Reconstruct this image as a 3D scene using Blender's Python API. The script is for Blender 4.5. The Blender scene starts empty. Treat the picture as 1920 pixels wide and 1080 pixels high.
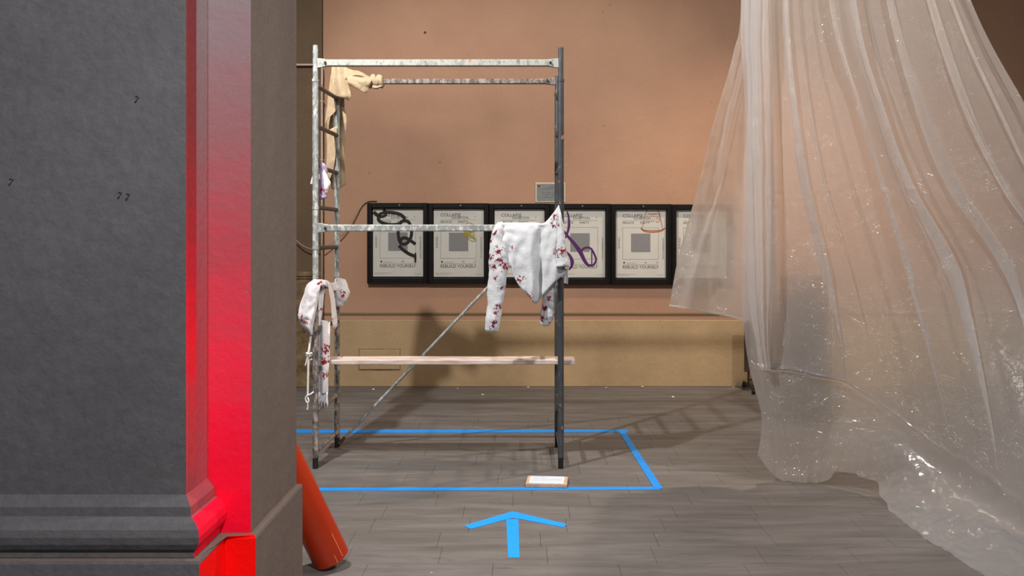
import bpy, bmesh, math, random
from mathutils import Vector, Matrix, noise
random.seed(7)
scene = bpy.context.scene
col = scene.collection
PI = math.pi

# ------------------------------------------------------------------ camera
F, CX, CY, EYE = 1650.0, 984.0, 440.0, 1.5
cam_data = bpy.data.cameras.new('camera')
cam_data.sensor_width = 36.0
cam_data.lens = F / 1920 * 36.0
cam_data.shift_x = (960 - CX) / 1920
cam_data.shift_y = -(540 - CY) / 1920
cam = bpy.data.objects.new('camera', cam_data)
cam.location = (0, 0, EYE)
cam.rotation_euler = (PI / 2, 0, 0)
col.objects.link(cam)
scene.camera = cam

# ------------------------------------------------------------------ light
world = bpy.data.worlds.new('world'); scene.world = world
world.use_nodes = True
world.node_tree.nodes['Background'].inputs[0].default_value = (1.0, 0.95, 0.92, 1)
world.node_tree.nodes['Background'].inputs[1].default_value = 0.125
scene.view_settings.view_transform = 'Standard'
scene.view_settings.look = 'None'
scene.view_settings.gamma = 1.0
scene.view_settings.use_curve_mapping = False
scene.view_settings.exposure = 0.0

def lamp(name, kind, loc, target, power, color, size=0.2, spot=None, blend=0.5):
    d = bpy.data.lights.new(name, kind)
    d.energy = power; d.color = color
    if kind == 'SPOT':
        d.shadow_soft_size = size; d.spot_size = math.radians(spot); d.spot_blend = blend
    elif kind == 'AREA':
        d.shape = 'DISK'; d.size = size
    else:
        d.shadow_soft_size = size
    o = bpy.data.objects.new(name, d); o.location = loc
    o.rotation_euler = (Vector(target) - Vector(loc)).to_track_quat('-Z', 'Y').to_euler()
    col.objects.link(o)
    return o
lamp('ceiling_spot', 'SPOT', (-1.68, 3.9, 4.6), (-0.3, 6.9, 0.6), 890, (1.0, 0.96, 0.92), 0.05, 115, 0.6)
lamp('ceiling_spot', 'SPOT', (3.4, 3.2, 5.0), (1.2, 5.4, 0.9), 470, (1.0, 0.96, 0.92), 0.06, 105, 0.6)
lamp('wall_washer', 'SPOT', (-1.52, 3.85, 2.85), (-0.2, 8.7, 1.2), 22, (1.0, 0.90, 0.80), 0.12, 110, 0.8)
lamp('ceiling_spot', 'SPOT', (2.3, 7.0, 4.9), (2.3, 6.3, 1.8), 620, (1.0, 0.78, 0.58), 0.10, 125, 0.8)
lamp('pier_fill_spot', 'SPOT', (0.5, -0.2, 4.3), (-1.25, 2.8, 0.9), 850, (1.0, 0.97, 0.96), 0.25, 62, 0.8)  # unseen fill lamp, added to brighten the front of the near pier

# ------------------------------------------------------------------ helpers
def at(px, py, Y):
    return Vector(((px - CX) / F * Y, Y, EYE - (py - CY) / F * Y))
def gnd(px, py, z=0.0):
    Y = (EYE - z) * F / (py - CY)
    return Vector(((px - CX) / F * Y, Y, z))

def obj(name, data, mat=None, parent=None):
    o = bpy.data.objects.new(name, data); col.objects.link(o)
    if mat is not None:
        mats = mat if isinstance(mat, (list, tuple)) else [mat]
        idx = [p.material_index for p in data.polygons] if len(mats) > 1 else None
        data.materials.clear()
        for m in mats: data.materials.append(m)
        if idx: data.polygons.foreach_set('material_index', idx)
    if parent is not None: o.parent = parent
    return o
def mesh_from(bm, smooth=False):
    me = bpy.data.meshes.new('mesh')
    bmesh.ops.recalc_face_normals(bm, faces=bm.faces)
    bm.to_mesh(me); bm.free()
    if smooth:
        me.polygons.foreach_set('use_smooth', [True] * len(me.polygons))
    return me
def tag(o, label, cat=None, group=None, kind=None):
    if label: o['label'] = label
    if cat: o['category'] = cat
    if group: o['group'] = group
    if kind: o['kind'] = kind
    return o
def empty(name, loc=(0, 0, 0), label=None, cat=None, group=None, kind=None):
    o = bpy.data.objects.new(name, None); col.objects.link(o); o.location = loc
    o.empty_display_size = 0.1
    return tag(o, label, cat, group, kind)
def box(bm, x0, x1, y0, y1, z0, z1, bevel=0.0, seg=1):
    r = bmesh.ops.create_cube(bm, size=1.0)
    vs = r['verts']
    bmesh.ops.scale(bm, verts=vs, vec=(abs(x1 - x0), abs(y1 - y0), abs(z1 - z0)))
    bmesh.ops.translate(bm, verts=vs, vec=((x0 + x1) / 2, (y0 + y1) / 2, (z0 + z1) / 2))
    if bevel > 0:
        es = list({e for v in vs for e in v.link_edges})
        bmesh.ops.bevel(bm, geom=es, offset=bevel, segments=seg, profile=0.5, affect='EDGES')
def frame_for(d):
    d = d.normalized()
    up = Vector((0, 0, 1)) if abs(d.z) < 0.95 else Vector((0, 1, 0))
    a = d.cross(up).normalized()
    return a, a.cross(d).normalized()
def tube(bm, p0, p1, r0, r1=None, n=14, caps=True):
    r1 = r0 if r1 is None else r1
    p0, p1 = Vector(p0), Vector(p1)
    a, b = frame_for(p1 - p0)
    c0 = [bm.verts.new(p0 + (a * math.cos(t) + b * math.sin(t)) * r0) for t in [2 * PI * i / n for i in range(n)]]
    c1 = [bm.verts.new(p1 + (a * math.cos(t) + b * math.sin(t)) * r1) for t in [2 * PI * i / n for i in range(n)]]
    for i in range(n):
        bm.faces.new((c0[i], c0[(i + 1) % n], c1[(i + 1) % n], c1[i]))
    if caps:
        bm.faces.new(c0[::-1]); bm.faces.new(c1)
def catmull(pts, n):
    pts = [Vector(p) for p in pts]
    if len(pts) == 2:
        return [pts[0].lerp(pts[1], i / (n - 1)) for i in range(n)]
    P = [pts[0] * 2 - pts[1]] + pts + [pts[-1] * 2 - pts[-2]]
    out = []
    m = len(pts) - 1
    for i in range(n):
        s = i / (n - 1) * m
        k = min(int(s), m - 1); t = s - k
        p0, p1, p2, p3 = P[k], P[k + 1], P[k + 2], P[k + 3]
        out.append(0.5 * ((2 * p1) + (p2 - p0) * t + (2 * p0 - 5 * p1 + 4 * p2 - p3) * t * t + (3 * p1 - p0 - 3 * p2 + p3) * t ** 3))
    return out
def pipe(bm, pts, r, n=10, samples=None):
    """round tube swept along a smooth path; r may be a function of 0..1"""
    ps = catmull(pts, samples or max(2, len(pts) * 6))
    rings = []
    a = None
    for i, p in enumerate(ps):
        d = (ps[min(i + 1, len(ps) - 1)] - ps[max(i - 1, 0)]).normalized()
        if a is None: a, b = frame_for(d)
        a = (a - d * a.dot(d)).normalized(); b = d.cross(a)
        rr = r(i / (len(ps) - 1)) if callable(r) else r
        rings.append([bm.verts.new(p + (a * math.cos(2 * PI * k / n) + b * math.sin(2 * PI * k / n)) * rr) for k in range(n)])
    for i in range(len(rings) - 1):
        for k in range(n):
            bm.faces.new((rings[i][k], rings[i][(k + 1) % n], rings[i + 1][(k + 1) % n], rings[i + 1][k]))
    bm.faces.new(rings[0][::-1]); bm.faces.new(rings[-1])
def net(bm, rows, nu, nv, wob=0.004, freq=14.0, fold=None, seed=0.0):
    """smooth cloth surface through rows of (px, py, depth) control points"""
    R = [catmull([at(*p) for p in row], nu) for row in rows]
    cols_ = [catmull([R[j][i] for j in range(len(R))], nv) for i in range(nu)]
    g = []
    for i in range(nu):
        line = []
        for j in range(nv):
            p = cols_[i][j].copy()
            u, v = i / (nu - 1), j / (nv - 1)
            p.y += wob * (noise.noise(Vector((p.x * freq + seed, p.y * freq, p.z * freq))) + 0.5 * noise.noise(Vector((p.x * freq * 2.3 + seed, p.y * 3, p.z * freq * 2.3 + 9))))
            if fold: p.y += fold(u, v)
            line.append(bm.verts.new(p))
        g.append(line)
    for i in range(nu - 1):
        for j in range(nv - 1):
            bm.faces.new((g[i][j], g[i + 1][j], g[i + 1][j + 1], g[i][j + 1]))
    return g
def sleeve(bm, secs, n=22, nv=30, wob=0.005, freq=20.0, seed=0.0, close=False):
    """flattened cloth tube through (px, py, depth, half-width m, half-depth m) sections"""
    c = catmull([at(s[0], s[1], s[2]) for s in secs], nv)
    w = catmull([Vector((s[3], s[4], 0)) for s in secs], nv)
    rings = []
    for j in range(nv):
        d = (c[min(j + 1, nv - 1)] - c[max(j - 1, 0)]).normalized()
        a = d.cross(Vector((0, 1, 0)))
        a = a.normalized() if a.length > 1e-4 else Vector((1, 0, 0))
        b = a.cross(d).normalized()
        ring = []
        for k in range(n):
            t = 2 * PI * k / n
            q = c[j] + a * math.cos(t) * w[j].x + b * math.sin(t) * w[j].y
            nn = (a * math.cos(t) + b * math.sin(t))
            q = q + nn * wob * (noise.noise(q * freq + Vector((seed, 0, 0))) + 0.6 * noise.noise(q * freq * 2.1))
            ring.append(bm.verts.new(q))
        rings.append(ring)
    for j in range(nv - 1):
        for k in range(n):
            bm.faces.new((rings[j][k], rings[j][(k + 1) % n], rings[j + 1][(k + 1) % n], rings[j + 1][k]))
    if close:
        bm.faces.new(rings[0][::-1]); bm.faces.new(rings[-1])
def cloth_obj(name, bm, mat, parent=None, thick=0.003):
    me = mesh_from(bm, True)
    o = obj(name, me, mat, parent)
    s = o.modifiers.new('thickness', 'SOLIDIFY'); s.thickness = thick; s.offset = 0
    return o

# ------------------------------------------------------------------ materials
def srgb(r, g, b):
    f = lambda c: (c / 255 / 12.92) if c <= 10 else ((c / 255 + 0.055) / 1.055) ** 2.4
    return (f(r), f(g), f(b), 1)
def base_mat(name, rough=0.7, metallic=0.0, spec=0.4):
    m = bpy.data.materials.new(name); m.use_nodes = True
    nt = m.node_tree; bs = nt.nodes['Principled BSDF']
    bs.inputs['Roughness'].default_value = rough
    bs.inputs['Metallic'].default_value = metallic
    bs.inputs['Specular IOR Level'].default_value = spec
    return m, nt, bs
def N(nt, t, **k):
    n = nt.nodes.new(t)
    for a, v in k.items():
        if hasattr(n, a): setattr(n, a, v)
    return n
def tex_noise(nt, scale, detail=5, rough=0.6, vec=None, dist=0.0):
    n = N(nt, 'ShaderNodeTexNoise')
    n.inputs['Scale'].default_value = scale; n.inputs['Detail'].default_value = detail
    n.inputs['Roughness'].default_value = rough; n.inputs['Distortion'].default_value = dist
    if vec is not None: nt.links.new(vec, n.inputs['Vector'])
    return n
def position(nt, scale=(1, 1, 1), obj_space=False):
    if obj_space:
        src = N(nt, 'ShaderNodeTexCoord').outputs['Object']
    else:
        src = N(nt, 'ShaderNodeNewGeometry').outputs['Position']
    mp = N(nt, 'ShaderNodeMapping'); mp.inputs['Scale'].default_value = scale
    nt.links.new(src, mp.inputs['Vector'])
    return mp.outputs['Vector']
def ramp(nt, fac, stops, mode='LINEAR'):
    r = N(nt, 'ShaderNodeValToRGB'); r.color_ramp.interpolation = mode
    els = r.color_ramp.elements
    while len(els) < len(stops): els.new(0.5)
    for e, (p, c) in zip(els, stops):
        e.position = p; e.color = c if len(c) == 4 else (*c, 1)
    nt.links.new(fac, r.inputs['Fac'])
    return r.outputs['Color']
def mixc(nt, fac, a, b, mode='MIX'):
    m = N(nt, 'ShaderNodeMix'); m.data_type = 'RGBA'; m.blend_type = mode
    for s, v in ((0, fac), (6, a), (7, b)):
        if hasattr(v, 'is_linked') or hasattr(v, 'links'): nt.links.new(v, m.inputs[s])
        else: m.inputs[s].default_value = v
    return m.outputs[2]
def math_n(nt, op, a, b=None, c=None, clamp=False):
    m = N(nt, 'ShaderNodeMath'); m.operation = op; m.use_clamp = clamp
    for i, v in enumerate((a, b, c)):
        if v is None: continue
        if hasattr(v, 'links'): nt.links.new(v, m.inputs[i])
        else: m.inputs[i].default_value = v
    return m.outputs[0]
def bump(nt, bs, height, strength=0.3, dist=0.01):
    b = N(nt, 'ShaderNodeBump'); b.inputs['Strength'].default_value = strength; b.inputs['Distance'].default_value = dist
    nt.links.new(height, b.inputs['Height']); nt.links.new(b.outputs['Normal'], bs.inputs['Normal'])
    return b
K = (0, 0, 0, 1); W = (1, 1, 1, 1)

def plaster(name, c0, c1, scale=1.2, bumps=0.25, spots=None, streak=(1, 1, 1), rough=0.85, fine=90):
    m, nt, bs = base_mat(name, rough, 0, 0.25)
    v = position(nt, streak)
    n1 = tex_noise(nt, scale, 6, 0.6, v)
    cc = ramp(nt, n1.outputs['Fac'], [(0.3, c0), (0.7, c1)])
    n2 = tex_noise(nt, fine, 3, 0.6, position(nt))
    cc = mixc(nt, 0.10, cc, ramp(nt, n2.outputs['Fac'], [(0.3, K), (0.7, W)]), 'OVERLAY')
    if spots:
        n3 = tex_noise(nt, 16, 2, 0.5, position(nt))
        cc = mixc(nt, ramp(nt, n3.outputs['Fac'], [(0.755, K), (0.775, (0.7, 0.7, 0.7))]), cc, spots)
    nt.links.new(cc, bs.inputs['Base Color'])
    n4 = tex_noise(nt, 9, 9, 0.62, position(nt))
    bump(nt, bs, n4.outputs['Fac'], bumps, 0.03)
    return m
M = {}
M['wall_upper'] = plaster('upper_wall_plaster', srgb(159, 122, 100), srgb(176, 138, 112), 0.7, 0.18, srgb(120, 85, 62))
M['wall_dado'] = plaster('dado_plaster', srgb(158, 134, 102), srgb(180, 153, 117), 1.6, 0.22, srgb(104, 82, 55), (1, 1, 0.6))
M['dado_line'] = plaster('dado_line_paint', srgb(112, 96, 72), srgb(122, 104, 78), 2, 0.1)
M['pilaster'] = plaster('olive_pilaster_plaster', srgb(92, 75, 58), srgb(104, 86, 66), 1.0, 0.2)
M['pilaster_low'] = plaster('worn_pilaster_base', srgb(72, 54, 36), srgb(140, 118, 86), 9, 0.5, srgb(50, 36, 24))
M['pier_grey'] = plaster('dark_grey_plaster', srgb(84, 83, 86), srgb(97, 96, 99), 0.9, 0.32, None, (1, 1, 1.6), 0.62, 40)
M['pier_brown'] = plaster('brown_grey_plaster', srgb(98, 86, 80), srgb(112, 99, 91), 2.2, 0.25, None, (1, 1, 0.25), 0.8)

def painted(name, stops, chips=True):
    """sprayed fluorescent paint fading out with height over bare mauve plaster"""
    m, nt, bs = base_mat(name, 0.7, 0, 0.2)
    sep = N(nt, 'ShaderNodeSeparateXYZ'); nt.links.new(position(nt), sep.inputs[0])
    nz = tex_noise(nt, 3.0, 5, 0.7, position(nt, (2, 2, 6)))
    h = math_n(nt, 'ADD', math_n(nt, 'DIVIDE', sep.outputs['Z'], 2.5), math_n(nt, 'MULTIPLY', math_n(nt, 'SUBTRACT', nz.outputs['Fac'], 0.5), 0.16))
    cc = ramp(nt, h, stops)
    if chips:
        n3 = tex_noise(nt, 34, 3, 0.6, position(nt))
        cc = mixc(nt, ramp(nt, n3.outputs['Fac'], [(0.74, K), (0.76, W)]), cc, srgb(140, 122, 120))
    nt.links.new(cc, bs.inputs['Base Color'])
    n4 = tex_noise(nt, 26, 8, 0.65, position(nt))
    bump(nt, bs, n4.outputs['Fac'], 0.35, 0.012)
    return m
M['pink_face'] = painted('red_sprayed_face', [(0.22, (1.0, 0.0, 0.03)), (0.34, (1.0, 0.01, 0.05)), (0.44, (0.85, 0.035, 0.075)), (0.58, (0.50, 0.065, 0.09)), (0.74, (0.31, 0.13, 0.14)), (0.90, (0.24, 0.18, 0.19))])
M['red_strip'] = painted('red_sprayed_return', [(0.26, (0.34, 0.07, 0.085)), (0.36, (0.6, 0.05, 0.06)), (0.47, (0.95, 0.012, 0.03)), (0.58, (0.5, 0.02, 0.03)), (0.72, (0.26, 0.035, 0.035)), (0.9, (0.20, 0.035, 0.035))], False)
M['mauve_strip'] = painted('mauve_sprayed_return', [(0.22, (0.4, 0.08, 0.10)), (0.40, (0.5, 0.06, 0.08)), (0.58, (0.42, 0.085, 0.10)), (0.75, (0.28, 0.15, 0.155)), (0.9, (0.26, 0.19, 0.195))], False)
M['red_plinth'] = painted('red_sprayed_plinth', [(0.0, (1.0, 0.0, 0.0)), (1.0, (1.0, 0.0, 0.0))], False)

def floor_mat():
    m, nt, bs = base_mat('grey_stone_floor', 0.55, 0, 0.35)
    v = position(nt, (0.45, 3.2, 1))
    n1 = tex_noise(nt, 3.2, 9, 0.68, v, 0.4)
    n0 = tex_noise(nt, 0.5, 3, 0.5, position(nt))
    cc = ramp(nt, n1.outputs['Fac'], [(0.30, srgb(73, 70, 68)), (0.5, srgb(94, 91, 89)), (0.72, srgb(115, 112, 110))])
    cc = mixc(nt, 0.25, cc, ramp(nt, n0.outputs['Fac'], [(0.35, srgb(86, 78, 70)), (0.65, srgb(112, 110, 110))]))
    oi = N(nt, 'ShaderNodeObjectInfo')
    cc = mixc(nt, 0.10, cc, ramp(nt, oi.outputs['Random'], [(0, (0.30, 0.30, 0.30)), (1, (0.62, 0.62, 0.62))]), 'OVERLAY')
    # dark scuffs and pale drips of old paint
    n2 = tex_noise(nt, 5, 6, 0.7, position(nt, (0.8, 4, 1)))
    cc = mixc(nt, ramp(nt, n2.outputs['Fac'], [(0.58, K), (0.72, (0.75, 0.75, 0.75))]), cc, srgb(66, 60, 55))
    n3 = tex_noise(nt, 30, 2, 0.5, position(nt, (1, 1.6, 1)))
    cc = mixc(nt, ramp(nt, n3.outputs['Fac'], [(0.765, K), (0.785, W)]), cc, srgb(178, 174, 168))
    nt.links.new(cc, bs.inputs['Base Color'])
    rr = ramp(nt, n1.outputs['Fac'], [(0.3, (0.62,) * 3), (0.7, (0.45,) * 3)])
    nt.links.new(rr, bs.inputs['Roughness'])
    bump(nt, bs, n1.outputs['Fac'], 0.12, 0.006)
    return m
M['floor'] = floor_mat()

def simple(name, c, rough=0.6, metallic=0.0, spec=0.4, var=0.12, scale=25, bumps=0.0):
    m, nt, bs = base_mat(name, rough, metallic, spec)
    n = tex_noise(nt, scale, 4, 0.6, position(nt))
    a = tuple(x * (1 - var) for x in c[:3]); b = tuple(min(1, x * (1 + var)) for x in c[:3])
    nt.links.new(ramp(nt, n.outputs['Fac'], [(0.3, a), (0.7, b)]), bs.inputs['Base Color'])
    if bumps: bump(nt, bs, n.outputs['Fac'], bumps, 0.01)
    return m
M['tape'] = simple('blue_floor_tape', srgb(0, 132, 222), 0.5, var=0.07, scale=12)
M['arrow'] = simple('blue_arrow_paint', srgb(0, 138, 232), 0.6, var=0.03, scale=12)
M['orange'] = simple('orange_pvc', srgb(160, 40, 2), 0.34, spec=0.5, var=0.06, scale=6)
M['orange_in'] = simple('pipe_bore_shadow_orange', srgb(150, 48, 14), 0.6)
M['scratch'] = simple('pale_scuff', srgb(224, 140, 90), 0.6)
M['case'] = simple('black_case_frame', srgb(15, 12, 11), 0.5, spec=0.2, var=0.3, scale=18)
M['case_back'] = simple('case_back_cloth', srgb(20, 17, 16), 0.9)
M['paper'] = simple('poster_paper', srgb(214, 207, 202), 0.6, var=0.03, scale=9)
M['ink'] = simple('poster_ink', srgb(32, 28, 28), 0.7)
M['grey_ink'] = simple('grey_square_ink', srgb(138, 134, 136), 0.7, var=0.05, scale=120)
M['line_ink'] = simple('thin_line_ink', srgb(120, 112, 108), 0.7)
M['black_marker'] = simple('black_marker', srgb(24, 19, 18), 0.5, var=0.3, scale=60)
M['purple'] = simple('purple_marker', srgb(86, 30, 100), 0.5, var=0.2, scale=60)
M['yellow'] = simple('yellow_marker', srgb(168, 152, 44), 0.6)
M['rust'] = simple('orange_marker', srgb(186, 100, 56), 0.6)
M['plaque'] = simple('grey_plaque', srgb(116, 120, 120), 0.5, 0.1)
M['plaque_edge'] = simple('cream_plaque_edge', srgb(196, 188, 164), 0.6)
M['plaque_ink'] = simple('plaque_ink', srgb(84, 84, 80), 0.7)
M['gold'] = simple('gold_crest', srgb(150, 124, 78), 0.5)
M['brown'] = simple('brown_crest', srgb(74, 52, 30), 0.6)
M['wood_board'] = simple('chipboard', srgb(184, 152, 124), 0.75, var=0.3, scale=70, bumps=0.3)
M['label_paper'] = simple('white_label_paper', srgb(198, 208, 220), 0.6, var=0.02)
M['label_ink'] = simple('blue_grey_ink', srgb(110, 120, 150), 0.7)
M['label_head'] = simple('dark_label_ink', srgb(70, 74, 92), 0.7)
M['rubber'] = simple('black_rubber', srgb(26, 22, 21), 0.6)
M['nail'] = simple('dark_iron_nail', srgb(58, 54, 54), 0.4, 0.6)
M['conduit'] = simple('cream_conduit', srgb(178, 158, 140), 0.5)
M['cable'] = simple('tan_cable', srgb(150, 120, 92), 0.55)
M['cable_dark'] = simple('dark_cable', srgb(58, 42, 32), 0.55)
M['dark_board'] = simple('dark_brown_board', srgb(64, 50, 42), 0.5)
M['slate'] = simple('slate_blue_panel', srgb(34, 42, 48), 0.5)
M['rope'] = simple('white_cord', srgb(212, 208, 204), 0.8)
M['hinge'] = simple('pale_screw', srgb(176, 170, 160), 0.35, 0.7)

def metal_mat(name, c, paint, lo, hi, metallic=0.75, rough=0.42):
    """galvanised steel tube with drips and splashes of old plaster and paint"""
    m, nt, bs = base_mat(name, rough, metallic, 0.5)
    n1 = tex_noise(nt, 22, 6, 0.7, position(nt, (1, 1, 0.6)))
    cc = ramp(nt, n1.outputs['Fac'], [(0.3, tuple(x * 0.6 for x in c[:3])), (0.7, c)])
    n2 = tex_noise(nt, 42, 7, 0.75, position(nt, (1.0, 1, 0.5)))
    mask = ramp(nt, n2.outputs['Fac'], [(lo, K), (hi, W)])
    cc = mixc(nt, mask, cc, paint)
    n3 = tex_noise(nt, 9, 2, 0.5, position(nt))
    cc = mixc(nt, ramp(nt, n3.outputs['Fac'], [(0.70, K), (0.72, (0.8, 0.8, 0.8))]), cc, srgb(206, 158, 128))
    nt.links.new(cc, bs.inputs['Base Color'])
    nt.links.new(math_n(nt, 'MULTIPLY', math_n(nt, 'SUBTRACT', 1.0, mask), metallic), bs.inputs['Metallic'])
    bump(nt, bs, n2.outputs['Fac'], 0.35, 0.004)
    return m
M['steel'] = metal_mat('galvanised_steel', srgb(168, 174, 174), srgb(214, 210, 202), 0.50, 0.62, 0.35)
M['steel_white'] = metal_mat('paint_crusted_steel', srgb(140, 146, 144), srgb(172, 173, 166), 0.36, 0.52, 0.25)
M['steel_low'] = metal_mat('plaster_spattered_steel', srgb(96, 92, 90), srgb(164, 150, 141), 0.42, 0.60, 0.3)
M['steel_dark'] = metal_mat('dark_worn_steel', srgb(92, 94, 98), srgb(176, 172, 168), 0.62, 0.70, 0.4, 0.38)
M['steel_brown'] = metal_mat('dark_brown_rung_steel', srgb(86, 72, 62), srgb(150, 134, 120), 0.60, 0.68, 0.3)

def plank_mat():
    m, nt, bs = base_mat('whitewashed_plank', 0.75, 0, 0.25)
    n1 = tex_noise(nt, 5, 7, 0.7, position(nt, (0.9, 8, 8)))
    cc = ramp(nt, n1.outputs['Fac'], [(0.32, srgb(150, 128, 118)), (0.5, srgb(190, 172, 162)), (0.68, srgb(216, 204, 196))])
    nt.links.new(cc, bs.inputs['Base Color'])
    bump(nt, bs, n1.outputs['Fac'], 0.25, 0.006)
    return m
M['plank'] = plank_mat()

def cloth_mat(name, c, spots=(), stain=srgb(150, 20, 46), rad=0.05, weave=260, thr=0.46, stain2=srgb(46, 18, 24)):
    """cotton; stains are dye splashes around given points on the garment"""
    m, nt, bs = base_mat(name, 0.9, 0, 0.15)
    n1 = tex_noise(nt, 6, 4, 0.6, position(nt))
    cc = ramp(nt, n1.outputs['Fac'], [(0.3, tuple(x * 0.90 for x in c[:3])), (0.7, c)])
    if spots:
        pos = N(nt, 'ShaderNodeNewGeometry').outputs['Position']
        fl = N(nt, 'ShaderNodeVectorMath'); fl.operation = 'MULTIPLY'; fl.inputs[1].default_value = (1, 0.12, 1)
        nt.links.new(pos, fl.inputs[0]); flat = fl.outputs[0]
        acc = None
        for (p, r) in spots:
            d = N(nt, 'ShaderNodeVectorMath'); d.operation = 'DISTANCE'
            nt.links.new(flat, d.inputs[0]); d.inputs[1].default_value = (p[0], p[1] * 0.12, p[2])
            mr = N(nt, 'ShaderNodeMapRange'); mr.clamp = True
            mr.inputs['From Min'].default_value = r; mr.inputs['From Max'].default_value = r * 0.15
            nt.links.new(d.outputs['Value'], mr.inputs['Value'])
            acc = mr.outputs[0] if acc is None else math_n(nt, 'MAXIMUM', acc, mr.outputs[0])
        n2 = tex_noise(nt, 55, 4, 0.6, position(nt))
        s = math_n(nt, 'ADD', n2.outputs['Fac'], math_n(nt, 'MULTIPLY', math_n(nt, 'SUBTRACT', acc, 1.0), 0.30))
        n5 = tex_noise(nt, 25, 2, 0.5, position(nt))
        sc = ramp(nt, n5.outputs['Fac'], [(0.42, stain), (0.6, stain2)])
        cc = mixc(nt, ramp(nt, s, [(thr - 0.02, K), (thr + 0.03, W)]), cc, sc)
        soft = ramp(nt, s, [(thr - 0.12, K), (thr + 0.02, (0.28, 0.28, 0.28))])
        cc = mixc(nt, soft, cc, stain)
    nt.links.new(cc, bs.inputs['Base Color'])
    bs.inputs['Sheen Weight'].default_value = 0.2
    n3 = tex_noise(nt, weave, 2, 0.5, position(nt))
    n4 = tex_noise(nt, 38, 6, 0.6, position(nt))
    h = math_n(nt, 'ADD', math_n(nt, 'MULTIPLY', n3.outputs['Fac'], 0.2), n4.outputs['Fac'])
    bump(nt, bs, h, 0.45, 0.008)
    return m

def film_mat():
    """thin milky polythene: part clear, part scattering, glossy"""
    m = bpy.data.materials.new('milky_polythene_film'); m.use_nodes = True
    nt = m.node_tree; nt.nodes.clear()
    out = N(nt, 'ShaderNodeOutputMaterial')
    n1 = tex_noise(nt, 26, 6, 0.65, position(nt, (1, 1, 0.45)))
    n2 = tex_noise(nt, 5, 4, 0.6, position(nt, (1.6, 1.6, 0.4)))
    b = N(nt, 'ShaderNodeBump'); b.inputs['Strength'].default_value = 0.22; b.inputs['Distance'].default_value = 0.012
    nt.links.new(math_n(nt, 'ADD', math_n(nt, 'MULTIPLY', n1.outputs['Fac'], 0.5), n2.outputs['Fac']), b.inputs['Height'])
    clear = N(nt, 'ShaderNodeBsdfTransparent'); clear.inputs[0].default_value = (0.97, 0.97, 0.97, 1)
    refr = N(nt, 'ShaderNodeBsdfRefraction'); refr.inputs['Roughness'].default_value = 0.75
    geo = N(nt, 'ShaderNodeNewGeometry')          # same film from either face
    nt.links.new(math_n(nt, 'MULTIPLY_ADD', geo.outputs['Backfacing'], 1 / 1.28 - 1.28, 1.28), refr.inputs['IOR'])
    refr.inputs['Color'].default_value = (0.97, 0.96, 0.95, 1)
    trans = N(nt, 'ShaderNodeBsdfTranslucent'); trans.inputs[0].default_value = (0.93, 0.92, 0.92, 1)
    dif = N(nt, 'ShaderNodeBsdfDiffuse'); dif.inputs[0].default_value = (0.88, 0.87, 0.89, 1)
    glo = N(nt, 'ShaderNodeBsdfGlossy'); glo.inputs['Roughness'].default_value = 0.2
    for n in (trans, dif): nt.links.new(b.outputs['Normal'], n.inputs['Normal'])
    # fine packing creases that catch the light
    ridges = None
    for sc_, st in ((3.2, (1, 1, 2.2)), (7.5, (1, 1, 1)), (15.0, (1, 1, 1.5))):
        nr = tex_noise(nt, sc_, 4, 0.6, position(nt, st), 0.6)
        a_ = math_n(nt, 'ABSOLUTE', math_n(nt, 'SUBTRACT', nr.outputs['Fac'], 0.5))
        m_ = N(nt, 'ShaderNodeMapRange'); m_.inputs['From Min'].default_value = 0.0; m_.inputs['From Max'].default_value = 0.02
        m_.inputs['To Min'].default_value = 1.0; m_.inputs['To Max'].default_value = 0.0
        nt.links.new(a_, m_.inputs['Value'])
        ridges = m_.outputs[0] if ridges is None else math_n(nt, 'ADD', ridges, m_.outputs[0])
    b2 = N(nt, 'ShaderNodeBump'); b2.inputs['Strength'].default_value = 0.75; b2.inputs['Distance'].default_value = 0.010
    nt.links.new(ridges, b2.inputs['Height']); nt.links.new(b.outputs['Normal'], b2.inputs['Normal'])
    nt.links.new(b2.outputs['Normal'], glo.inputs['Normal'])
    def mx(f, a, c):
        s = N(nt, 'ShaderNodeMixShader')
        if hasattr(f, 'links'): nt.links.new(f, s.inputs[0])
        else: s.inputs[0].default_value = f
        nt.links.new(a, s.inputs[1]); nt.links.new(c, s.inputs[2]); return s.outputs[0]
    scat = mx(0.45, trans.outputs[0], dif.outputs[0])
    see = mx(0.80, clear.outputs[0], refr.outputs[0])
    body = mx(0.29, see, scat)
    fin = mx(0.075, body, glo.outputs[0])
    nt.links.new(fin, out.inputs[0])
    return m
M['film'] = film_mat()

def glass_mat():
    m = bpy.data.materials.new('case_glass'); m.use_nodes = True
    nt = m.node_tree; nt.nodes.clear()
    out = N(nt, 'ShaderNodeOutputMaterial')
    t = N(nt, 'ShaderNodeBsdfTransparent'); t.inputs[0].default_value = (0.96, 0.97, 0.96, 1)
    g = N(nt, 'ShaderNodeBsdfGlossy'); g.inputs['Roughness'].default_value = 0.04
    s = N(nt, 'ShaderNodeMixShader'); s.inputs[0].default_value = 0.03
    nt.links.new(t.outputs[0], s.inputs[1]); nt.links.new(g.outputs[0], s.inputs[2]); nt.links.new(s.outputs[0], out.inputs[0])
    return m
M['glass'] = glass_mat()

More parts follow.
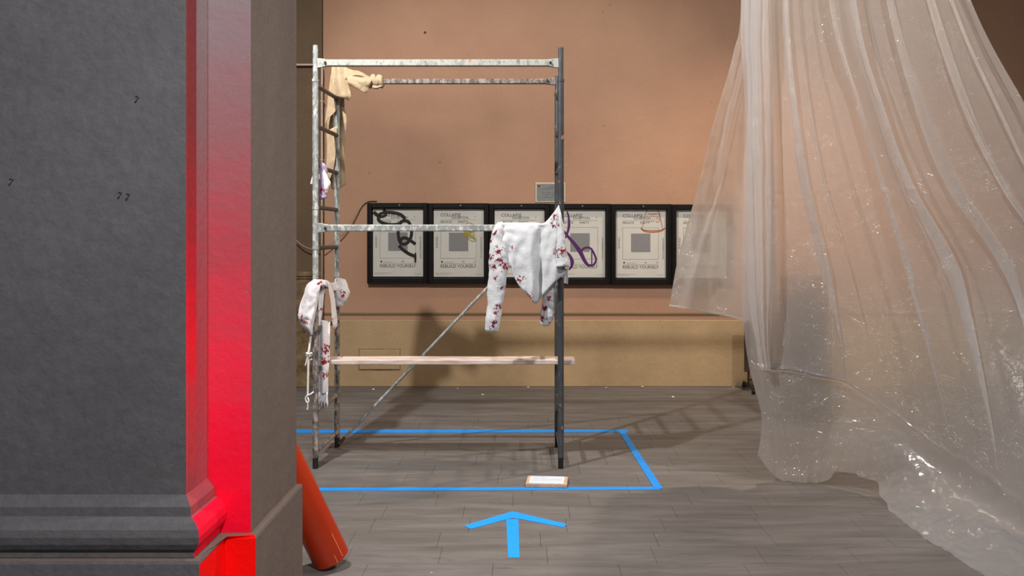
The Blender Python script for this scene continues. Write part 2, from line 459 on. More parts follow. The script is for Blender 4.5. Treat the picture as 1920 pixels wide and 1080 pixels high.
# ------------------------------------------------------------------ the setting: floor
WALL_Y = 8.70
bm = bmesh.new()
TX0, TX1, TY0, TROW, NROW = -2.20, 3.30, 3.58, 0.215, 17
TY1 = TY0 + TROW * NROW
for (x0, x1, y0, y1) in ((-7, TX0, -4, 9), (TX1, 7, -4, 9), (TX0, TX1, -4, TY0), (TX0, TX1, TY1, 9)):
    box(bm, x0, x1, y0, y1, -0.05, 0.0)
box(bm, TX0, TX1, TY0, TY1, -0.05, -0.012)
floor = tag(obj('floor', mesh_from(bm), M['floor']), 'worn dark grey stone floor with faint tile joints', kind='structure')
tile_mesh = {}
for r in range(NROW):
    x = TX0 - random.uniform(0, 0.4)
    lens = [0.43, 0.5, 0.57]
    while x < TX1 - 0.02:
        L = random.choice(lens)
        x0 = max(x, TX0); x1 = min(x + L, TX1)
        if x1 - x0 < 0.06:
            x += L; continue
        key = round(x1 - x0, 3)
        if key not in tile_mesh:
            b2 = bmesh.new(); box(b2, -key / 2 + 0.0008, key / 2 - 0.0008, -TROW / 2 + 0.0003, TROW / 2 - 0.0003, -0.012, 0)
            tile_mesh[key] = mesh_from(b2)
            tile_mesh[key].materials.append(M['floor'])
        t = bpy.data.objects.new('floor_tile', tile_mesh[key]); col.objects.link(t)
        t.location = ((x0 + x1) / 2, TY0 + (r + 0.5) * TROW, random.uniform(-0.0003, 0.0))
        t.parent = floor
        x += L

# ------------------------------------------------------------------ the setting: back wall
zc = at(0, 600, WALL_Y).z          # top of the dado
zl = at(0, 590.5, WALL_Y).z
bm = bmesh.new()
box(bm, -7, 7, WALL_Y, WALL_Y + 0.3, 0, 6.2)
wall = tag(obj('wall_back', mesh_from(bm), M['wall_upper']), 'pinkish brown plaster back wall with an ochre dado', kind='structure')
bm = bmesh.new(); box(bm, -1.99, 7, WALL_Y - 0.012, WALL_Y, 0, zc, 0.004)
obj('dado', mesh_from(bm), M['wall_dado'], wall)
bm = bmesh.new(); box(bm, -1.99, 7, WALL_Y - 0.010, WALL_Y, zl, zl + 0.022, 0.003)
obj('dado_moulding', mesh_from(bm), M['dado_line'], wall)
# small walled-up hatch in the dado
a0, a1 = at(674, 655, WALL_Y), at(750, 692, WALL_Y)
bm = bmesh.new(); box(bm, a0.x, a1.x, WALL_Y - 0.017, WALL_Y - 0.006, a1.z, a0.z, 0.003)
obj('hatch_panel', mesh_from(bm), M['wall_dado'], wall)
bm = bmesh.new(); box(bm, a0.x - 0.006, a1.x + 0.006, WALL_Y - 0.0135, WALL_Y - 0.007, a1.z - 0.012, a0.z + 0.006)
obj('hatch_joint', mesh_from(bm), M['pilaster_low'], wall)
# dark pilaster at the left end of the back wall
px_ = at(606, 0, WALL_Y).x
bm = bmesh.new(); box(bm, -7, px_, WALL_Y - 0.05, WALL_Y, at(0, 521, WALL_Y).z, 6.2, 0.005)
pil = tag(obj('wall_left_pilaster', mesh_from(bm), M['pilaster']), 'olive brown pilaster at the left end of the back wall', kind='structure')
bm = bmesh.new(); box(bm, -7, px_ - 0.02, WALL_Y - 0.055, WALL_Y, 0, at(0, 521, WALL_Y).z - 0.012, 0.005)
obj('pilaster_base', mesh_from(bm), M['pilaster_low'], pil)
bm = bmesh.new()
z1, z0 = at(0, 509, WALL_Y).z, at(0, 518, WALL_Y).z
box(bm, -7, px_ + 0.01, WALL_Y - 0.075, WALL_Y, z0, z1, 0.012, 3)
box(bm, -7, px_ + 0.0, WALL_Y - 0.06, WALL_Y, z0 - 0.02, z0 + 0.002)
obj('pilaster_moulding', mesh_from(bm), M['pilaster_low'], pil)
# nail hole high up on the wall, its inner shade drawn as a black stub
bm = bmesh.new(); c = at(797, 61, WALL_Y)
tube(bm, c + Vector((0, -0.006, 0)), c + Vector((0, 0.01, 0)), 0.012, 0.008)
tag(obj('wall_hole', mesh_from(bm), M['rubber']), 'small dark nail hole high on the brown wall', 'wall hole')

# ------------------------------------------------------------------ the setting: left pier
YG, YP, YE = 2.71, 2.90, 3.48           # grey front, red face, rear end
XG, XP = -1.043, -0.903
PT = 0.518                               # plinth top
pier = empty('wall_left', (0, 0, 0), 'near pier with grey front, red sprayed corner and brown side', kind='structure')
def prism(path, z0, z1, mats, name, close_top=True):
    """vertical wall following a plan path (closed polygon); mats = material index per edge"""
    bm = bmesh.new()
    lo = [bm.verts.new((x, y, z0)) for x, y in path]; hi = [bm.verts.new((x, y, z1)) for x, y in path]
    n = len(path)
    for i in range(n):
        f = bm.faces.new((lo[i], lo[(i + 1) % n], hi[(i + 1) % n], hi[i])); f.material_index = mats[i]
    f = bm.faces.new(hi); f.material_index = 0
    f = bm.faces.new(lo[::-1]); f.material_index = 0
    return bm
YM = YG + 0.085
bm = prism([(-4.5, YG), (XG, YG), (XG, YM), (XG, YP), (XP, YP), (XP, YE), (-4.5, YE)], 0.4, 6.0, [0, 1, 2, 3, 4, 4, 0], 'body')
obj('pier_body', mesh_from(bm), [M['pier_grey'], M['red_strip'], M['mauve_strip'], M['pink_face'], M['pier_brown']], pier)
# plinth
o_ = 0.024
bm = prism([(-4.5, YG - 0.058), (XG + 0.062, YG - 0.058), (XG + 0.062, YP - o_), (XP + o_, YP - o_), (XP + o_, YE + 0.0), (-4.5, YE + 0.0)], 0.0, PT, [0, 1, 1, 2, 2, 0], 'plinth')
es = [e for e in bm.edges if all(abs(v.co.z - PT) < 1e-5 for v in e.verts)]
bmesh.ops.bevel(bm, geom=es, offset=0.012, segments=2, profile=0.5, affect='EDGES')
for f in bm.faces:
    c_ = f.calc_center_median()
    if c_.x > XP - 0.02: f.material_index = 2
    if abs(f.normal.z) > 0.9 and c_.z > 0.3: f.material_index = 2
    if f.normal.y < -0.9 and c_.x > XG + 0.063: f.material_index = 1
obj('plinth', mesh_from(bm), [M['pier_grey'], M['red_plinth'], M['pier_brown']], pier)
# base moulding of the grey front, returning round the corner into the red face
prof = [(0.0, 0.700), (0.006, 0.690), (0.022, 0.668), (0.023, 0.640), (0.030, 0.637), (0.048, 0.628), (0.060, 0.610), (0.064, 0.588), (0.060, 0.566), (0.050, 0.548), (0.040, 0.540), (0.040, 0.520), (0.0, 0.520)]
bm = bmesh.new()
rings = []
for (d, z) in prof:
    rings.append([bm.verts.new((-4.5, YG - d, z)), bm.verts.new((XG + d, YG - d, z)), bm.verts.new((XG + d, YP - 0.0, z))])
for i in range(len(prof) - 1):
    for k in range(2):
        f = bm.faces.new((rings[i][k], rings[i][k + 1], rings[i + 1][k + 1], rings[i + 1][k]))
        f.material_index = k if k == 0 else (2 if i < 4 else 1)
obj('base_moulding', mesh_from(bm), [M['pier_grey'], M['pink_face'], M['red_strip']], pier)
# rusty nails left in the grey plaster
nail_bm = bmesh.new()
tube(nail_bm, (0, 0.004, 0), (0, -0.016, 0.0), 0.0014, n=8); tube(nail_bm, (0, -0.016, 0), (0, -0.018, 0), 0.0028, n=10)
nail_me = mesh_from(nail_bm); nail_me.materials.append(M['nail'])
for (x, y, lab) in ((25, 337, 'small iron nail in grey plaster, nearest the left edge'), (243, 365, 'small iron nail sticking from the middle of the grey plaster'), (260, 183, 'small iron nail high in the grey plaster beside red corner'), (228, 362, 'short iron nail just beside the middle nail in grey plaster')):
    t = bpy.data.objects.new('nail', nail_me); col.objects.link(t); t.location = at(x, y, YG)
    tag(t, lab, 'nail', 'nails in the grey pier')

# ------------------------------------------------------------------ floor tape, arrow, label board
def strip(name, quad, mat, parent=None, h=0.0012, z=0.0004):
    bm = bmesh.new()
    lo = [bm.verts.new((p.x, p.y, z)) for p in quad]; hi = [bm.verts.new((p.x, p.y, z + h)) for p in quad]
    n = len(quad)
    bm.faces.new(lo[::-1]); bm.faces.new(hi)
    for i in range(n): bm.faces.new((lo[i], lo[(i + 1) % n], hi[(i + 1) % n], hi[i]))
    return obj(name, mesh_from(bm), mat, parent)
t = strip('tape_strip', [gnd(480, 806), gnd(1175, 805.5), gnd(1179, 810.5), gnd(480, 812)], M['tape'])
tag(t, 'far strip of blue tape on the floor behind the scaffold', 'tape', 'blue floor tape outline')
t = strip('tape_strip', [gnd(470, 915.5), gnd(1232, 913), gnd(1241, 918.5), gnd(470, 920.5)], M['tape'])
tag(t, 'near strip of blue tape on the floor under the label board', 'tape', 'blue floor tape outline')
t = strip('tape_strip', [gnd(1159, 807), gnd(1170, 806.5), gnd(1243, 917), gnd(1226, 915)], M['tape'], z=0.0017)
tag(t, 'right side strip of blue tape joining the two long strips', 'tape', 'blue floor tape outline')
arrow = empty('floor_arrow', gnd(961, 1000), 'bright blue arrow on the floor pointing towards the scaffold', 'arrow')
def arrow_part(name, quad):
    o = strip(name, quad, M['arrow'], None, z=0.0005, h=0.001)
    o.parent = arrow; o.matrix_parent_inverse = Matrix.Translation(-arrow.location)
arrow_part('arrow_shaft', [gnd(949, 974), gnd(972, 974), gnd(974, 1046), gnd(953, 1046)])
arrow_part('arrow_barb', [gnd(961, 959), gnd(961, 971.5), gnd(950, 974), gnd(883, 992), gnd(870, 986)])
arrow_part('arrow_barb', [gnd(961, 959), gnd(1063, 983), gnd(1056, 989), gnd(973, 973), gnd(961, 971.5)])

def text_mesh(s, w, h=None, thick=0.0004):
    """lettering as a mesh in the XZ plane, lower left at the origin, scaled to w (and h)"""
    cu = bpy.data.curves.new('lettering', 'FONT'); cu.body = s; cu.size = 1.0
    o = bpy.data.objects.new('lettering_source', cu); col.objects.link(o)
    bpy.context.view_layer.update()
    me = bpy.data.meshes.new_from_object(o)
    bpy.data.objects.remove(o); bpy.data.curves.remove(cu)
    xs = [v.co.x for v in me.vertices]; ys = [v.co.y for v in me.vertices]
    sx = w / (max(xs) - min(xs)); sy = sx if h is None else h / (max(ys) - min(ys))
    x0, y0 = min(xs), min(ys)
    for v in me.vertices:
        v.co = ((v.co.x - x0) * sx, 0, (v.co.y - y0) * sy)
    return me

c = gnd(1026, 911)
board = empty('label_board', (c.x, c.y + 0.04, 0), 'small chipboard panel with a white text sheet on near tape', 'label board')
board.rotation_euler = (0, 0, math.radians(-5))
bm = bmesh.new(); box(bm, -0.123, 0.123, -0.085, 0.085, 0.0018, 0.024, 0.002)
obj('panel', mesh_from(bm), M['wood_board'], board)
bm = bmesh.new(); box(bm, -0.103, 0.103, -0.072, 0.078, 0.024, 0.0255)
sheet_ = obj('paper_sheet', mesh_from(bm), M['label_paper'], board)
def board_text(s, x, y, w, h, mat):
    o = obj('lettering', text_mesh(s, w, h), mat, sheet_)
    o.rotation_euler = (math.radians(-90), 0, 0); o.location = (x, y, 0.0259)
board_text('COLLAPSE EXHIBITION', -0.09, 0.056, 0.085, 0.010, M['label_head'])
for k, wd in enumerate((0.178, 0.182, 0.176, 0.18, 0.12)):
    board_text('private party rebuild yourself collapse exhibition', -0.09, 0.026 - k * 0.016, wd, 0.007, M['label_ink'])

# ------------------------------------------------------------------ orange pipe leaning behind the pier
base = gnd(614, 1062)
axis = Vector((-0.40, -0.22, 1.0)).normalized()
R_ = 0.083
a = (Vector((1, 0, 0)) - axis * axis.x).normalized(); b = axis.cross(a)
lowest = min((a * math.cos(t) + b * math.sin(t)).z for t in [i * 0.05 for i in range(126)]) * R_
p0 = Vector((at(620, 1000, 3.98).x, 3.99, -lowest + 0.001))
pipe_root = empty('orange_pipe', (p0.x, p0.y, 0), 'orange plastic drain pipe leaning behind the pier', 'pipe')
bm = bmesh.new()
n = 48; L = 0.98
ring = lambda c, r: [bm.verts.new(c + (a * math.cos(2 * PI * k / n) + b * math.sin(2 * PI * k / n)) * r) for k in range(n)]
r0, r1, r2, r3 = ring(p0, R_), ring(p0 + axis * L, R_), ring(p0 + axis * L, R_ - 0.005), ring(p0, R_ - 0.005)
for A, B in ((r0, r1), (r1, r2), (r2, r3), (r3, r0)):
    for k in range(n): bm.faces.new((A[k], A[(k + 1) % n], B[(k + 1) % n], B[k]))
for v in bm.verts: v.co -= Vector((p0.x, p0.y, 0))
o = obj('pipe_wall', mesh_from(bm, True), M['orange'], pipe_root)
es_ = o.modifiers.new('edges', 'EDGE_SPLIT'); es_.split_angle = math.radians(50)
# pale scrape marks near the foot
for (ang, s0, s1) in ((-0.55, 0.01, 0.13), (-0.95, 0.0, 0.04)):
    bm = bmesh.new()
    e = a * math.cos(ang) + b * math.sin(ang)
    q0 = p0 + axis * s0 + e * (R_ + 0.0002) - Vector((p0.x, p0.y, 0)); q1 = p0 + axis * s1 + e * (R_ + 0.0002) - Vector((p0.x, p0.y, 0))
    tube(bm, q0, q1, 0.0016, n=6)
    obj('scrape_mark', mesh_from(bm), M['scratch'], pipe_root)

# ------------------------------------------------------------------ scaffold
YN, YR = 5.65, 6.22
scaf = empty('scaffold', (at(820, 0, YN).x, (YN + YR) / 2, 0), 'tall paint-spattered steel scaffold tower hung with rags', 'scaffold')
SO = scaf.location.copy()
def sp(name, bm, mat, parent=scaf, smooth=True):
    for v in bm.verts: v.co -= SO
    me = mesh_from(bm, smooth)
    o = obj(name, me, mat, parent)
    if smooth:
        e = o.modifiers.new('edges', 'EDGE_SPLIT'); e.split_angle = math.radians(40)
    return o
XL, XR = at(591.5, 0, YN).x, at(1051.5, 0, YN).x
XLr, XRr = at(632, 0, YR).x, at(1045, 0, YR).x
PR = 0.0195
posts = {}
for key, x, y, top, m_up, m_lo in (('nl', XL, YN, 2.715, 'steel', 'steel_low'), ('nr', XR, YN, 2.70, 'steel_dark', 'steel_dark'), ('rl', XLr, YR, 2.70, 'steel', 'steel_low'), ('rr', XRr, YR, 2.62, 'steel_dark', 'steel_dark')):
    bm = bmesh.new()
    split = 1.20
    tube(bm, (x, y, split), (x, y, 2.49), PR, n=20)
    tube(bm, (x, y, 2.49), (x, y, top), PR - 0.0025, n=20)
    post = sp('post', bm, M[m_up]); posts[key] = post
    bm = bmesh.new(); tube(bm, (x, y, 0.07), (x, y, split), PR, n=20)
    sp('post', bm, M[m_lo])
    bm = bmesh.new(); tube(bm, (x, y, 0.0015), (x, y, 0.07), PR - 0.002, n=20)
    tag(sp('foot', bm, M['rubber']), 'black rubber foot')
    for zz in (2.49, 1.672, 1.412):
        bm = bmesh.new(); tube(bm, (x, y, zz - 0.009), (x, y, zz + 0.009), PR + 0.0025, n=20)
        sp('collar', bm, M[m_up])
for (xn, xr, mm) in ((XL, XLr, 'steel_brown'), (XR, XRr, 'steel_dark')):
    for i in range(10):
        z = 2.462 - 0.262 * i
        bm = bmesh.new()
        pipe(bm, [(xn, YN, z), (xn * 0.5 + xr * 0.5, (YN + YR) / 2, z), (xr, YR - 0.03, z), (xr, YR, z - 0.004)], 0.0145, 12, 14)
        sp('rung', bm, M['steel_low'] if (i > 7 and xn < 0) else M[mm])
def bar(x0, x1, y, z, hh, mat, name='cross_bar'):
    """flattened rectangular tube with pinched ends"""
    bm = bmesh.new()
    secs = [(x0, hh * 1.45, 0.008), (x0 + 0.03, hh * 1.35, 0.009), (x0 + 0.07, hh, 0.017), (x1 - 0.07, hh, 0.017), (x1 - 0.03, hh * 1.35, 0.009), (x1, hh * 1.45, 0.008)]
    rg = []
    for (x, h, d) in secs:
        c = min(h, d) * 0.3
        rg.append([bm.verts.new((x, y + q, z + w)) for q, w in ((-d, -h + c), (-d, h - c), (-d + c, h), (d - c, h), (d, h - c), (d, -h + c), (d - c, -h), (-d + c, -h))])
    for i in range(len(rg) - 1):
        for k in range(8): bm.faces.new((rg[i][k], rg[i][(k + 1) % 8], rg[i + 1][(k + 1) % 8], rg[i + 1][k]))
    bm.faces.new(rg[0][::-1]); bm.faces.new(rg[-1])
    o = sp(name, bm, mat, smooth=False)
    for xx in (x0 + 0.055, x1 - 0.055):
        b3 = bmesh.new(); tube(b3, (xx, y - 0.024, z), (xx, y, z), 0.008, n=10)
        p = sp('bolt', b3, M['rubber'], parent=None, smooth=False)
        p.parent = o
    return o
zt = at(0, 118.5, YN).z
bar(XL + 0.012, XR - 0.012, YN, zt, 0.0215, M['steel_white'])
bar(XLr + 0.012, XRr - 0.012, YR, at(0, 153, YR).z, 0.018, M['steel_low'])
bar(XL + 0.012, XR - 0.012, YN, at(0, 427.5, YN).z, 0.0215, M['steel'])
d0, d1 = at(638, 829, YR - 0.03), at(1042, 405, YR - 0.03)
bm = bmesh.new(); tube(bm, d0, d1, 0.0105, n=12)
br = sp('brace', bm, M['steel'])
for d in (d0, d1):
    bm = bmesh.new(); dd = (d1 - d0).normalized() * 0.05 * (1 if d is d0 else -1)
    tube(bm, d - dd * 0.3, d + dd, 0.015, 0.012, n=10); tube(bm, d + Vector((0, -0.015, 0)), d + Vector((0, 0.035, 0)), 0.010, n=10)
    p = sp('clamp', bm, M['steel_brown'], parent=None); p.parent = br

# plank on the rungs
zr = 2.462 - 0.262 * 7 + 0.0145
x0, x1 = at(580, 0, 5.83).x, at(1078, 0, 5.83).x
plank = empty('plank', (0, 0, 0), 'whitewashed wooden plank lying across the scaffold rungs', 'plank')
bm = bmesh.new(); box(bm, x0, x1, 5.80, 5.985, zr + 0.0005, zr + 0.0305, 0.003)
bmesh.ops.subdivide_edges(bm, edges=[e for e in bm.edges if abs(e.verts[0].co.x - e.verts[1].co.x) > 1], cuts=24)
for v in bm.verts: v.co.z += 0.0025 * noise.noise(Vector((v.co.x * 3, 0, v.co.y * 9))) if v.co.z > zr + 0.015 else 0
bm2 = bm
me = mesh_from(bm2)
bpy.data.objects.remove(plank)
plank = tag(obj('plank', me, M['plank']), 'whitewashed wooden plank lying across the scaffold rungs', 'plank')

# ------------------------------------------------------------------ display cases and posters on the back wall
U = 8.655 / F                            # metres per pixel on the posters
def solid_ribbon(bm, pts, w, t=0.0009, n=None, y=0.0):
    """flat marker stroke in the XZ plane, local metres"""
    ps = catmull([Vector((p[0], 0, p[1])) for p in pts], n or len(pts) * 7)
    rows = []
    for i, p in enumerate(ps):
        d = (ps[min(i + 1, len(ps) - 1)] - ps[max(i - 1, 0)]).normalized()
        s = Vector((-d.z, 0, d.x))
        ww = (w(i / (len(ps) - 1)) if callable(w) else w) / 2
        rows.append([bm.verts.new(p + s * ww + Vector((0, y, 0))), bm.verts.new(p - s * ww + Vector((0, y, 0))), bm.verts.new(p - s * ww + Vector((0, y - t, 0))), bm.verts.new(p + s * ww + Vector((0, y - t, 0)))])
    for i in range(len(rows) - 1):
        for k in range(4): bm.faces.new((rows[i][k], rows[i][(k + 1) % 4], rows[i + 1][(k + 1) % 4], rows[i + 1][k]))
    bm.faces.new(rows[0][::-1]); bm.faces.new(rows[-1])
PW, PH = 94 * U, 127.5 * U
def pl(dx, dy): return (dx * U - PW / 2, PH - dy * U)      # poster-local from pixel offsets
proto_parts = []
def part(name, me, mat, loc=(0, 0, 0), rot=(0, 0, 0)):
    me.materials.clear(); me.materials.append(mat); proto_parts.append((name, me, Vector(loc), rot))
bm = bmesh.new()
box(bm, -PW / 2, PW / 2, -0.0012, 0, 0, PH)
part('paper_sheet', mesh_from(bm), M['paper'])
def put_text(s, dx, dy, w, h, mat='ink', rot=0):
    x, z = pl(dx, dy)
    part('lettering', text_mesh(s, w * U, h * U), M[mat], (x, -0.0018, z), (0, rot, 0))
put_text('COLLAPSE', 13, 14, 38, 6)
put_text('EXHIBITION', 34, 18.5, 31, 4.6)
put_text('PRIVATE', 13, 26.5, 21, 4.2)
put_text('PARTY', 46, 26.5, 18, 4.2)
put_text('30.03.2025', 7.5, 73, 21, 3.4, 'ink', -PI / 2)
put_text('WWW.COLLAPSEEXHIBITION.COM', 90.5, 93, 40, 2.6, 'ink', -PI / 2)
put_text('REBUILD YOURSELF', 13, 110.5, 67, 6)
put_text('YE', 53, 101, 5, 3)
put_text('accademia di belle arti', 20, 101, 17, 1.8, 'line_ink')
put_text('collapse exhibition private party', 3, 122, 32, 1.8)
put_text('rebuild yourself, a student show', 3, 124.5, 22, 1.6, 'line_ink')
put_text('free entry', 78, 123.5, 13, 1.6)
bm = bmesh.new()
def lrect(x0, y0, x1, y1, t=0.55):
    for (ax, ay, bx, by) in ((x0, y0, x1, y0), (x0, y1, x1, y1), (x0, y0, x0, y1), (x1, y0, x1, y1)):
        q0, q1 = pl(min(ax, bx) - t / 2, max(ay, by) + t / 2), pl(max(ax, bx) + t / 2, min(ay, by) - t / 2)
        box(bm, q0[0], q1[0], -0.0017, -0.0012, q0[1], q1[1])
lrect(13, 33.5, 80, 93)
for yy, e in ((20.5, 80), (103, 80)):
    q0, q1 = pl(13, yy + 0.25), pl(e, yy - 0.25); box(bm, q0[0], q1[0], -0.0017, -0.0012, q0[1], q1[1])
part('printed_rule', mesh_from(bm), M['line_ink'])
bm = bmesh.new(); q0, q1 = pl(28.5, 79.5), pl(65, 44.5); box(bm, q0[0], q1[0], -0.0017, -0.0012, q0[1], q1[1])
part('printed_square', mesh_from(bm), M['grey_ink'])
bm = bmesh.new(); q = pl(15.5, 98.5)
tube(bm, (q[0], -0.0012, q[1] - 0.004), (q[0], -0.0017, q[1] - 0.004), 0.009, n=14)
part('printed_crest', mesh_from(bm), M['ink'])
bm = bmesh.new()
q = pl(78, 15); tube(bm, (q[0], -0.0012, q[1]), (q[0], -0.0017, q[1]), 0.0045, n=10)
part('printed_dot', mesh_from(bm), M['ink'])
bm = bmesh.new(); q = pl(78, 99)
solid_ribbon(bm, [(q[0] + 0.010 * math.cos(t), q[1] + 0.010 * math.sin(t)) for t in [i * PI / 4 for i in range(9)]], 0.0022, 0.0005, y=-0.0012)
part('printed_ring', mesh_from(bm), M['ink'])

CW = 114.2 * U
c_top, c_bot = 380.5, 531.5
CH = (c_bot - c_top) * U
case_parts = []
def cpart(name, bm, mat, smooth=False):
    me = mesh_from(bm, smooth); me.materials.append(mat); case_parts.append((name, me))
bm = bmesh.new(); box(bm, -CW / 2 + 0.001, CW / 2 - 0.001, -0.012, 0, 0.001, CH - 0.001)
cpart('back_panel', bm, M['case_back'])
for nm, (x0, x1, z0, z1) in (('frame_side', (-CW / 2 + 0.001, -CW / 2 + 0.045, 0.0, CH)), ('frame_side', (CW / 2 - 0.045, CW / 2 - 0.001, 0.0, CH)), ('frame_rail', (-CW / 2 + 0.045, CW / 2 - 0.045, 0.0, 0.055)), ('frame_rail', (-CW / 2 + 0.045, CW / 2 - 0.045, CH - 0.048, CH))):
    bm = bmesh.new(); box(bm, x0, x1, -0.060, -0.002, z0, z1, 0.004, 2)
    if nm == 'frame_side':
        s = 1 if x0 > 0 else -1
        box(bm, s * (CW / 2 - 0.022), s * (CW / 2 - 0.006), -0.068, -0.058, 0.01, CH - 0.01, 0.003)
    cpart(nm, bm, M['case'])
bm = bmesh.new(); box(bm, -CW / 2 + 0.046, CW / 2 - 0.046, -0.050, -0.046, 0.056, CH - 0.049)
cpart('glass_pane', bm, M['glass'])
bm = bmesh.new(); tube(bm, (0.02, -0.059, CH - 0.022), (0.02, -0.064, CH - 0.022), 0.008, 0.006, n=12)
cpart('screw', bm, M['hinge'])
bm = bmesh.new(); tube(bm, (-CW / 2 + 0.026, -0.058, CH * 0.47), (-CW / 2 + 0.026, -0.072, CH * 0.47), 0.009, n=12)
cpart('lock', bm, M['case'])

case_lab = ['black glazed display case at the left end of the row', 'black glazed display case second from the left end', 'black glazed display case behind the hanging white shirt', 'black glazed display case behind the right scaffold post', 'black glazed display case fifth from the left end', 'black glazed display case half behind the plastic sheet']
post_lab = ['white exhibition poster with a black chain drawn over it', 'white exhibition poster with a yellow scribble over its corner', 'white exhibition poster mostly hidden by the hanging shirt', 'white exhibition poster with a purple looping ribbon drawn over it', 'white exhibition poster with an orange thimble drawn over it', 'white exhibition poster partly covered by the plastic sheet']
def stroke_px(bm, pts, w, L, T, y=-0.0024):
    solid_ribbon(bm, [pl(x - L, y_ - T) for x, y_ in pts], (lambda s: w(s) * U) if callable(w) else w * U, 0.0006, y=y)
for i in range(6):
    drift = i * 0.55
    cxp = 745.5 + 114.2 * i
    base_p = at(cxp, c_bot + drift, 8.655); base_p.y = WALL_Y
    cs = empty('display_case', base_p, case_lab[i], 'display case', 'display cases in a row on the back wall')
    for (nm, me) in case_parts:
        p = bpy.data.objects.new(nm, me); col.objects.link(p); p.parent = cs
    L, T = cxp - 47, 391.2 + drift
    pb = at(cxp, T + 127.5, 8.655); pb.y = WALL_Y - 0.0135
    ps = empty('poster', pb, post_lab[i], 'poster', 'exhibition posters in the display cases')
    for (nm, me, loc, rot) in proto_parts:
        p = bpy.data.objects.new(nm, me); col.objects.link(p); p.parent = ps; p.location = loc; p.rotation_euler = rot
    bm = bmesh.new(); mt = None
    if i == 0:
        S = lambda pts, w=5.2: stroke_px(bm, pts, w if callable(w) else w * 1.15, L, T, y=-0.0024 - 0.0007 * len(bm.verts) / 2000)
        S([(699.5, 397), (706, 403), (714, 405)], 6)
        S([(718.5, 392), (722, 398), (722, 403), (716, 406), (709, 405), (712, 401), (720, 398)], 4.6)
        S([(722, 398), (735, 398.5), (748, 401.5), (756, 407), (758.5, 414)], 5.6)
        S([(709, 406), (709, 412), (713, 416), (722, 420), (736, 421.5), (748, 420)], 5.5)
        S([(757, 413.5), (765, 416), (769.5, 425), (771, 438), (767, 451), (758, 458), (750, 455), (746.5, 444), (746, 430), (749.5, 418), (757, 413.5)], 5.2)
        S([(757, 413), (750, 418), (751, 421)], 4)
        S([(749, 456), (752, 448), (759, 446), (768, 450.5), (778.5, 458)], 5.2)
        S([(747, 460.5), (757, 470), (768, 477), (779, 481)], 5.4)
        S([(778.5, 474), (778, 484), (778.5, 493)], lambda s: 2.5 + 2 * (1 - abs(2 * s - 1)))
        mt = M['black_marker']
    elif i == 1:
        for k in range(9):
            ph = k * 0.7
            stroke_px(bm, [(881 + (12 - k * 0.4) * math.cos(t + ph) + 2 * math.sin(k), 437 + (k - 4) * 2.1 + (5 + (k % 3)) * math.sin(t)) for t in [j * 0.62 for j in range(11)]], 1.1, L, T, y=-0.0024 - 0.0003 * k)
        stroke_px(bm, [(872, 424), (876, 418), (884, 419), (892, 424)], 1.3, L, T)
        mt = M['yellow']
    elif i == 3:
        S = lambda pts, w: stroke_px(bm, pts, w, L, T, y=-0.0024 - 0.0007 * len(bm.verts) / 1000)
        S([(1063.5, 396), (1066.5, 408), (1067, 424), (1063, 440), (1057, 452)], lambda s: 2.5 + 2.5 * (1 - abs(2 * s - 1)))
        S([(1056, 431), (1065, 443), (1077, 457), (1088, 472), (1096, 488), (1103, 497), (1111, 498)], lambda s: 3.5 + 4.5 * (1 - abs(2 * s - 1)))
        S([(1090, 470), (1097, 465), (1104, 464.5), (1110, 468), (1117, 482), (1117.5, 490), (1112, 497.5), (1105, 497)], 3.8)
        S([(1110, 468), (1110, 484), (1110, 496)], 2.2)
        S([(1061, 471), (1069, 480), (1073, 490), (1072, 499), (1067, 506)], lambda s: 3 + 4 * (1 - abs(2 * s - 1)))
        mt = M['purple']
    elif i == 4:
        S = lambda pts, w=1.0: stroke_px(bm, pts, w, L, T)
        S([(1205, 427), (1208, 413), (1212, 398), (1216, 393), (1224, 393), (1232, 393), (1236, 400), (1240, 413), (1243, 428)], 1.2)
        S([(1202, 427), (1208, 431), (1225, 432), (1240, 431), (1248, 427)], 1.2)
        S([(1203, 428.5), (1210, 433.5), (1225, 435), (1240, 433), (1247, 428.5)], 2.4)
        S([(1217, 400), (1224, 402), (1232, 400)], 1.1)
        for r in range(5):
            for k in range(6 if r < 4 else 4):
                x = 1215 + k * 4.2 - r * 0.4 + (r % 2) * 1.5; y = 396 + r * 4.6
                if x < 1240: S([(x - 0.8, y), (x, y + 1.1), (x + 0.8, y)], 0.9)
        S([(1238, 396), (1238, 411), (1236, 416), (1231, 416)], 0.9)
        mt = M['rust']
    if mt is not None:
        obj('marker_drawing', mesh_from(bm), mt, ps)
    else:
        bm.free()

